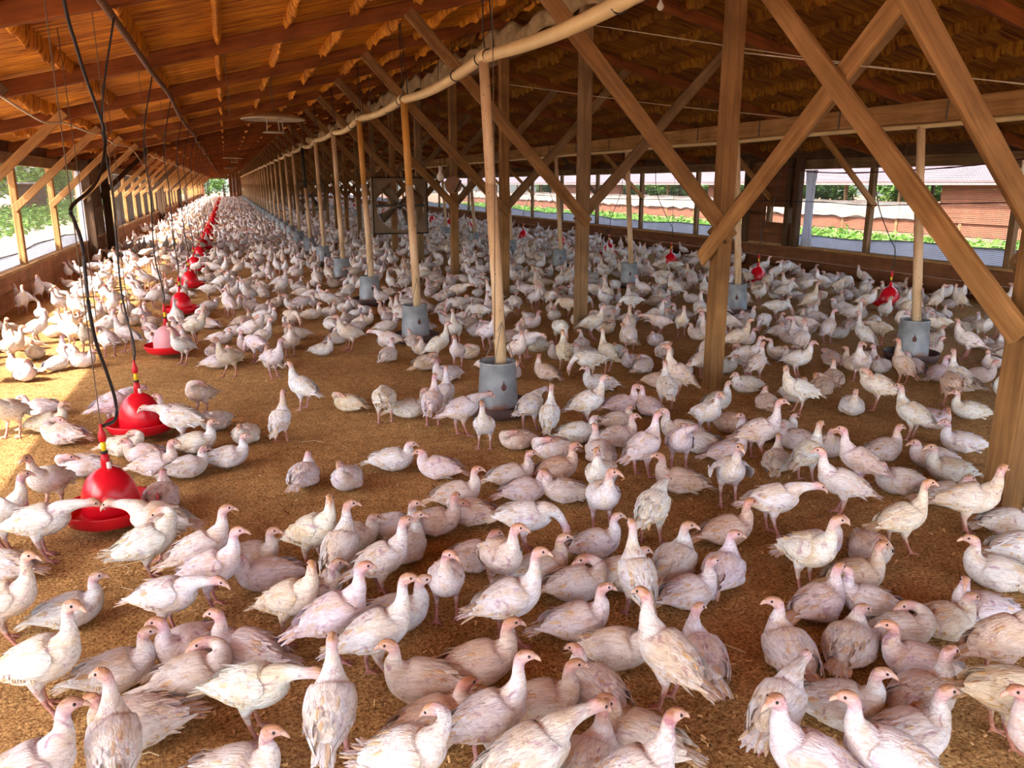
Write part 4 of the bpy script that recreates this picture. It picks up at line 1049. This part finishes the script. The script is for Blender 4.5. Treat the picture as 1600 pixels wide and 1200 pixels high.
# pose code: neck, standing?, head turn, side, leg stride, wing lift, tail spread, tail lift, pitch, wording
POSES = {
    's':  ('up', 1, 0, 1, .006, 0, .26, 0, None, 'standing upright'),
    'S':  ('tall', 1, 0, 1, .004, 0, .22, -.1, 30, 'standing tall'),
    'sl': ('up', 1, 1.0, 1, .010, 0, .30, 0, None, 'standing, head turned'),
    'sr': ('up', 1, 1.0, -1, -.010, 0, .24, 0, 22, 'standing, head turned'),
    'w':  ('tall', 1, .25, -1, .034, 0, .30, .05, 14, 'walking'),
    'f':  ('fwd', 1, 0, 1, .016, 0, .34, .1, 8, 'standing, neck stretched out'),
    'p':  ('peck', 1, 0, 1, .012, 0, .34, .1, 0, 'standing, head lowered'),
    'g':  ('preen', 1, 0, 1, .004, .8, .55, .35, 16, 'standing and preening'),
    'h':  ('up', 1, .3, 1, .004, 2.6, .45, .1, 16, 'standing, wings out'),
    'l':  ('rest', 0, 0, 1, 0, 0, .24, 0, None, 'sitting, head raised'),
    'll': ('rest', 0, 1.1, 1, 0, .3, .30, 0, 7, 'sitting, head turned'),
    'lr': ('rest', 0, 1.1, -1, 0, .2, .22, 0, 8, 'sitting, head turned'),
    'o':  ('low', 0, .2, 1, 0, .2, .26, .04, 3, 'sitting hunched'),
    'or': ('low', 0, .6, -1, 0, .5, .34, .1, 4, 'sitting hunched'),
    't':  ('tuck', 0, 0, 1, 0, .3, .26, .05, 3, 'sitting, head tucked'),
    'tr': ('tuck', 0, 0, -1, 0, .2, .24, 0, 3, 'sitting, head tucked'),
}
PROTO = {}
for code, (nk, stand, turn, flip, stride, lift, spread, rai, pitch, words) in POSES.items():
    rg = random.Random(sum(map(ord, code)) * 7)
    S, pit, z0 = stations(nk, stand, turn, flip, pitch); wf = 1.0 if stand else 1.10
    # high detail: continuous body mesh plus parts
    mb = MB(); c, t = body_loft(S, 44, 20, mb)
    if stand: legs(mb, pit, stride)
    else:                                               # folded thighs bulge at the flanks
        for s in (-1, 1): mb.tube([(.045, s * .050, .048), (.0, s * .062, .050), (-.055, s * .052, .046)], [.022, .034, .02], 10, True, WHITE * .97)
    hi = {'turkey': remeshed(mb, 'turkey', 0.0042, 3400)}
    hi['wing_l'] = make_wing(1, pit, z0, rg, wf, lift).mesh('wing', MT['turkey'], True)
    hi['wing_r'] = make_wing(-1, pit, z0, rg, wf, lift).mesh('wing', MT['turkey'], True)
    hi['tail'] = make_tail(pit, z0, rg, spread, rai).mesh('tail', MT['turkey'], True)
    hi['feathers'] = make_plumes(c, t, S, rg, 150 if lift < .5 else 230).mesh('feathers', MT['turkey'], True)
    tip = c[-1]; dr = t[-1] / np.linalg.norm(t[-1]); R_, _ = resample(S, 44)
    up_ = np.array([0, 0, 1.0]); sd_ = np.cross(up_, dr); sd_ /= np.linalg.norm(sd_) + 1e-9; up_ = np.cross(dr, sd_)
    bk = MB(); b0 = tip - dr * .010
    bk.tube([b0, b0 + dr * .012 - up_ * .0005, b0 + dr * .024 - up_ * .004, b0 + dr * .031 - up_ * .008], [.0088, .0075, .0046, .0008], 10)
    hi['beak'] = bk.mesh('beak', MT['beak'], True)
    i_e = 37; tt = t[i_e]; y = np.array([-math.sin(R_[i_e, 5]), math.cos(R_[i_e, 5]), 0]); s_ = y - tt * (y @ tt); s_ /= np.linalg.norm(s_); w_ = np.cross(tt, s_)
    eye = []
    for s in (-1, 1):
        p = c[i_e] + s_ * s * R_[i_e, 3] * .93 + w_ * R_[i_e, 4] * .22
        e = MB().lathe([(0, -.0046), (.0034, -.0034), (.0048, 0), (.0034, .0034), (0, .0046)], 10, None, tuple(p)); eye.append(e)
    hi['eye_l'], hi['eye_r'] = eye[0].mesh('eye', MT['eye'], True), eye[1].mesh('eye', MT['eye'], True)
    # middle detail: one mesh
    mb = MB(); body_loft(S, 26, 10, mb)
    if stand: legs(mb, pit, stride, 5)
    for s in (1, -1):
        w = make_wing(s, pit, z0, rg, wf, lift, 7, 5, 5); mb.v += w.v; mb.f += [tuple(q + mb.n for q in f) for f in w.f]; mb.n += w.n; mb.c += w.c
    w = make_tail(pit, z0, rg, spread, rai, 5); mb.v += w.v; mb.f += [tuple(q + mb.n for q in f) for f in w.f]; mb.n += w.n; mb.c += w.c
    mid = mb.mesh('turkey', MT['turkey'], True); midraw = (np.concatenate(mb.v), mb.f, np.concatenate(mb.c))
    # far detail
    mb = MB(); body_loft(S, 12, 6, mb)
    tf = wing_pts(1, pit, z0); blade(mb, tf(-.10, 0, .004), np.array([-1, 0, -.25 + rai]), np.array([0, 0, 1.0]), .11, .026, WHITE * .9, .1, 1)
    if stand:
        for s in (-1, 1): mb.tube([(-.005, s * .036, .14), (.005, s * .042, .0)], [.016, .007], 3, False, LEGC)
    farraw = (np.concatenate(mb.v), mb.f, np.concatenate(mb.c))
    mb = MB(); body_loft(S, 9, 5, mb); tinyraw = (np.concatenate(mb.v), mb.f, np.concatenate(mb.c))
    PROTO[code] = dict(tinyraw=tinyraw, hi=hi, mid=mid, midraw=midraw, farraw=farraw, words=words, stand=stand)

# hand-read birds: pixel under the body, pose, heading (degrees, 0 = picture right, 90 = away, 270 = towards the camera)
HAND = """
22,1005,w,10 110,985,l,25 78,1114,w,8 186,1080,l,22 275,1003,f,-2 293,1033,lr,240 303,1092,t,25 388,1050,l,170 402,1150,f,-8 158,1262,sl,115 218,1165,or,205 92,1290,s,30 372,1245,l,0
460,1000,sr,-15 490,957,l,20 528,1032,s,25 597,1064,w,22 521,1188,s,95 627,990,l,10 690,1092,l,180 716,1082,l,15 764,1205,w,20 680,1158,o,30 640,1262,g,-10 832,1265,f,30
796,1006,w,12 900,1002,l,10 965,1046,lr,-20 1042,1104,s,130 1096,1056,lr,100 920,1110,o,125 855,1130,l,10 985,1198,o,152 972,1290,s,20 935,1240,l,60 1208,1186,f,50 1312,1135,l,-15 1268,1280,sl,150 1370,1268,s,165 1412,1186,l,12 1562,1160,p,-8
1232,1049,ll,100 1290,973,l,30 1330,1040,or,55 1372,990,l,150 1398,1003,t,0 1420,1066,l,160 1432,1104,l,25 1530,986,ll,175 1455,1000,o,10 1556,1074,s,5 1556,926,l,158 1625,1240,s,180
24,683,s,262 65,651,o,200 75,676,l,15 100,701,tr,180 85,800,s,255 130,751,t,190 12,866,s,50 58,882,f,12 25,905,o,180
182,672,f,50 275,661,l,180 287,698,f,182 315,651,g,250 338,673,o,250 385,693,o,268 195,719,t,0 228,733,o,180 248,749,l,10 305,713,l,15 292,752,o,40 358,736,l,15 253,803,o,100
255,872,f,176 238,908,g,30 322,925,s,28 332,945,s,8 395,897,l,0 420,927,o,200
440,691,S,85 475,641,s,150 545,643,t,160 602,662,p,100 640,653,l,10 676,666,s,85 697,646,S,90 722,682,f,35 757,701,S,262 475,766,o,85 543,771,l,262 615,741,o,5 685,754,o,168 715,797,l,15 720,829,t,170
494,891,sr,-18 532,916,sr,80 575,861,o,12 598,934,s,25 645,846,l,-5 650,845,ll,0 635,882,lr,65 690,969,sl,275 740,897,o,22 790,932,sl,300 845,922,l,20
828,673,f,60 862,686,S,80 918,669,s,10 975,646,l,15 1010,649,ll,120 1040,641,s,90 900,691,o,10 808,708,t,200 862,724,t,190 965,698,l,10 963,671,o,20 938,729,l,105 1003,746,s,42 1060,736,g,260 1100,716,o,150 1065,689,l,172 1100,683,s,300 1140,676,l,150 1140,726,l,10 1175,721,w,5 1137,789,h,270 870,756,l,20 925,792,s,250 940,829,sl,278 1017,851,f,62 1060,776,l,165 822,863,p,2 828,790,o,18 886,792,or,172 800,766,l,12
930,877,l,15 990,957,S,100 1055,906,lr,55 1135,856,l,15 1125,919,lr,60 905,936,t,10 955,932,o,12 1075,953,l,20 1205,836,f,0 1262,926,sl,300 1270,881,l,5 1357,886,o,265 1330,930,l,10 1403,863,w,10 1515,837,sl,330 1310,806,s,158 1340,766,s,135 1250,750,s,42 1290,719,ll,250 1215,743,l,70 1378,726,l,20 1400,777,o,180 1475,797,o,0 1565,842,o,0 1590,882,l,0 1480,758,l,172 1455,739,o,170 1500,713,l,170
1120,640,l,30 1215,690,o,20 1185,690,l,200 1240,700,o,170
"""
BIRDS = []                                               # x, y, pose, world heading, scale
YAW = math.degrees(math.atan2(RCAM[1, 0], RCAM[0, 0]))
for tok in HAND.split():
    a, b, pz, th = tok.split(','); P = px_z(float(a), float(b), 0.0)
    st = POSES[pz][1]; k_s = .90 if pz == 'S' else 1.0
    if not st: P = px_z(float(a), float(b) - 6, 0.0) if float(b) > 700 else P
    BIRDS.append((P[0], P[1], pz, math.radians(float(th) + YAW), k_s * random.uniform(.90, 1.0)))
n_hand = len(BIRDS)
for _ in range(12):                                      # nobody stands inside a neighbour
    for a in range(n_hand):
        for b in range(a):
            A, B = BIRDS[a], BIRDS[b]; dx, dy = A[0] - B[0], A[1] - B[1]; dd = math.hypot(dx, dy) + 1e-6
            if dd < .20:
                k_ = .5 * min(.03, .20 - dd) / dd
                BIRDS[a] = (A[0] + dx * k_, A[1] + dy * k_) + A[2:]; BIRDS[b] = (B[0] - dx * k_, B[1] - dy * k_) + B[2:]
# the rest of the flock
BX = [0, 100, 180, 260, 350, 420, 480, 560, 640, 700, 770, 830, 900, 1000, 1100, 1200, 1300, 1400, 1500, 1600]
BY = [606, 590, 556, 565, 590, 598, 565, 552, 595, 598, 590, 600, 612, 612, 640, 655, 690, 690, 690, 700]
blocks = [(1.76, y, .27) for y in FEEDL] + [(5.95, y, .27) for y in FEEDR] + [(x, y, .24) for x, y in DL] + [(XD, 8.13 + 2.76 * k, .24) for k in range(24)] + [(XC, y, .14) for y in POSTY] + [(1.76, 8.2, .26)]
cell = 0.3; gridd = {}
def put(x, y, r): gridd.setdefault((int(x // cell), int(y // cell)), []).append((x, y, r))
def free(x, y, r):
    i, j = int(x // cell), int(y // cell)
    for a in (-2, -1, 0, 1, 2):
        for b in (-2, -1, 0, 1, 2):
            for (u, v, q) in gridd.get((i + a, j + b), ()):
                if (u - x) ** 2 + (v - y) ** 2 < (max(r, q) if q < .2 else q + .04) ** 2: return False
    return True
for b in blocks: put(*b)
for b in BIRDS: put(b[0], b[1], .16)
rf = random.Random(99)
FILLP = ['l', 'l', 'l', 'l', 'll', 'lr', 'll', 'lr', 'o', 'or', 'o', 'or', 't', 'tr', 's', 's', 'sl', 'sr', 'w', 'S', 'f', 'p', 'g']
tries = 0
def in_fill(x, y):
    u, v = proj((x, y, 0))
    return v < np.interp(u, BX, BY)
for ya, yb in ((3.0, 10), (10, 16), (16, 30), (30, 55), (55, Y1 - 2)):
    for _ in range(int(19 * (yb - ya) * 12.5)):
        x = rf.uniform(XL + .20, XR - .20); y = rf.uniform(ya, yb); u, v = proj((x, y, 0))
        if u < -60 or u > 1680 or v > np.interp(u, BX, BY): continue
        if not free(x, y, rf.uniform(.18, .34) if y < 30 else rf.uniform(.24, .42)): continue
        put(x, y, .16); BIRDS.append((x, y, rf.choice(FILLP), rf.uniform(0, 2 * PI), rf.uniform(.90, 1.01)))
# the birds that drink or feed face the trough
# split: nearest 300 are individuals
def dist(b): return math.hypot(b[0], b[1])
def visible(b):
    u, v = proj((b[0], b[1], .15)); return -40 < u < 1640 and v < 1270
idx = sorted(range(len(BIRDS)), key=lambda i: (i >= n_hand and not visible(BIRDS[i]), dist(BIRDS[i])))
IND = idx[:300]; REST = idx[300:]

TINTS = [('clean white', (1.0, 1.0, 1.0)), ('white', (.97, .94, .92)), ('cream-white', (.99, .93, .83)), ('dusty tan', (.90, .78, .64)), ('pinkish', (.95, .88, .89))]
def tint_of(i):
    r_ = random.Random(i * 13 + 5).random()
    k = 0 if r_ < .34 else 1 if r_ < .60 else 2 if r_ < .78 else 3 if r_ < .88 else 4
    return k
def facing(h):
    a = (math.degrees(h) - YAW) % 360
    return ['right', 'away-right', 'away', 'away-left', 'left', 'forward-left', 'forward', 'forward-right'][int(((a + 22.5) % 360) // 45)]
recs = []
for i in IND:
    x, y, pz, h, s = BIRDS[i]; u, v = proj((x, y, 0.0)); k = tint_of(i); desc = f'{TINTS[k][0]} turkey {PROTO[pz]["words"]}'
    ld = min(range(len(LAND)), key=lambda q: (LAND[q][1] - x) ** 2 + (LAND[q][2] - y) ** 2)
    d = math.hypot(LAND[ld][1] - x, LAND[ld][2] - y)
    recs.append([i, desc, facing(h), u, v, LAND[ld][0], d, k])
labels = {}
def unique_pass(group, key, phrase):
    cnt = {}
    for r_ in sorted(group, key=key):
        base = phrase(r_); cnt.setdefault(base[0] + '|' + base[1], []).append((r_, base))
    for lst in cnt.values():
        for n_, (r_, base) in enumerate(lst): labels[r_[0]] = base[2](n_ + 1, len(lst))
front = [r_ for r_ in recs if r_[4] > 1035]; mid_ = [r_ for r_ in recs if 880 < r_[4] <= 1035]; back = [r_ for r_ in recs if r_[4] <= 880]
def ph_band(where):
    def f(r_):
        return (r_[1], r_[2], lambda n_, tot: f'{r_[1]}, facing {r_[2]}, {where}' if tot == 1 else f'{r_[1]}, facing {r_[2]}, {ordinal(n_)} such from left {where}')
    return f
unique_pass(front, lambda r_: r_[3], ph_band('in frontmost band'))
unique_pass(mid_, lambda r_: r_[3], ph_band('just behind frontmost band'))
def ph_land(r_):
    lm = r_[5]
    return (r_[1] + lm, r_[2], lambda n_, tot: f'{r_[1]}, facing {r_[2]}, by the {lm}' if tot == 1 else f'{r_[1]}, facing {r_[2]}, {ordinal(n_)} such from {lm}')
unique_pass(back, lambda r_: r_[6], ph_land)

def place(i, near):
    x, y, pz, h, s = BIRDS[i]; P = PROTO[pz]; k = tint_of(i)
    rg = random.Random(i); tint = tuple(c * rg.uniform(.94, 1.03) for c in TINTS[k][1]) + (1.0,)
    sc3 = Vector((s * rg.uniform(.97, 1.04), s * rg.uniform(.95, 1.07), s * rg.uniform(.97, 1.03)))
    o = bpy.data.objects.new('turkey', P['hi']['turkey'] if near else P['mid'])
    o.location = (float(x), float(y), 0.0); o.rotation_euler = (0, 0, h); o.scale = sc3; o.color = tint; COL.objects.link(o)
    tag(o, labels[i], 'turkey', 'turkeys on the litter floor')
    if near:
        for nm, key in (('wing', 'wing_l'), ('wing', 'wing_r'), ('tail', 'tail'), ('feathers', 'feathers'), ('beak', 'beak'), ('eye', 'eye_l'), ('eye', 'eye_r')):
            c_ = bpy.data.objects.new(nm, P['hi'][key]); c_.parent = o; c_.color = tint; COL.objects.link(c_)
            if nm == 'feathers': c_['kind'] = 'stuff'
order = sorted(IND, key=lambda i: dist(BIRDS[i]))
NEAR = set(order[:215])
for i in order: place(i, i in NEAR)

# the remaining birds, beyond counting, as one flock
VV, FF, CC, TT = [], [], [], []; base = 0; f4, f3 = [], []
for i in REST:
    x, y, pz, h, s = BIRDS[i]; rg = random.Random(i)
    V, Fc, C = PROTO[pz]['midraw'] if y < 13.5 and visible(BIRDS[i]) else PROTO[pz]['farraw'] if y < 34 else PROTO[pz]['tinyraw']
    c_, s_ = math.cos(h), math.sin(h); Rm = np.array([[c_, s_, 0], [-s_, c_, 0], [0, 0, 1]])
    VV.append((V * s * np.array([1, rg.uniform(.95, 1.07), 1])) @ Rm + np.array([x, y, 0]))
    FF += [tuple(q + base for q in f) for f in Fc]; base += len(V); CC.append(C)
    tn = np.ones((len(V), 4)); tn[:, :3] = np.array(TINTS[tint_of(i)][1]) * rg.uniform(.93, 1.03); TT.append(tn)
me = bpy.data.meshes.new('turkey_flock'); me.from_pydata(np.concatenate(VV).tolist(), [], FF)
for nm, arr in (('Col', CC), ('Tint', TT)):
    at = me.color_attributes.new(nm, 'FLOAT_COLOR', 'POINT'); at.data.foreach_set('color', np.concatenate(arr).astype(np.float32).ravel())
me.materials.append(MT['flock']); me.polygons.foreach_set('use_smooth', [True] * len(me.polygons)); me.update()
fl = bpy.data.objects.new('turkey_flock', me); link(fl)
tag(fl, 'dense flock of white turkeys crowding the litter floor into the distance', 'turkeys', None, 'stuff')
print('birds', len(BIRDS), 'hand', n_hand, 'flock faces', len(FF))
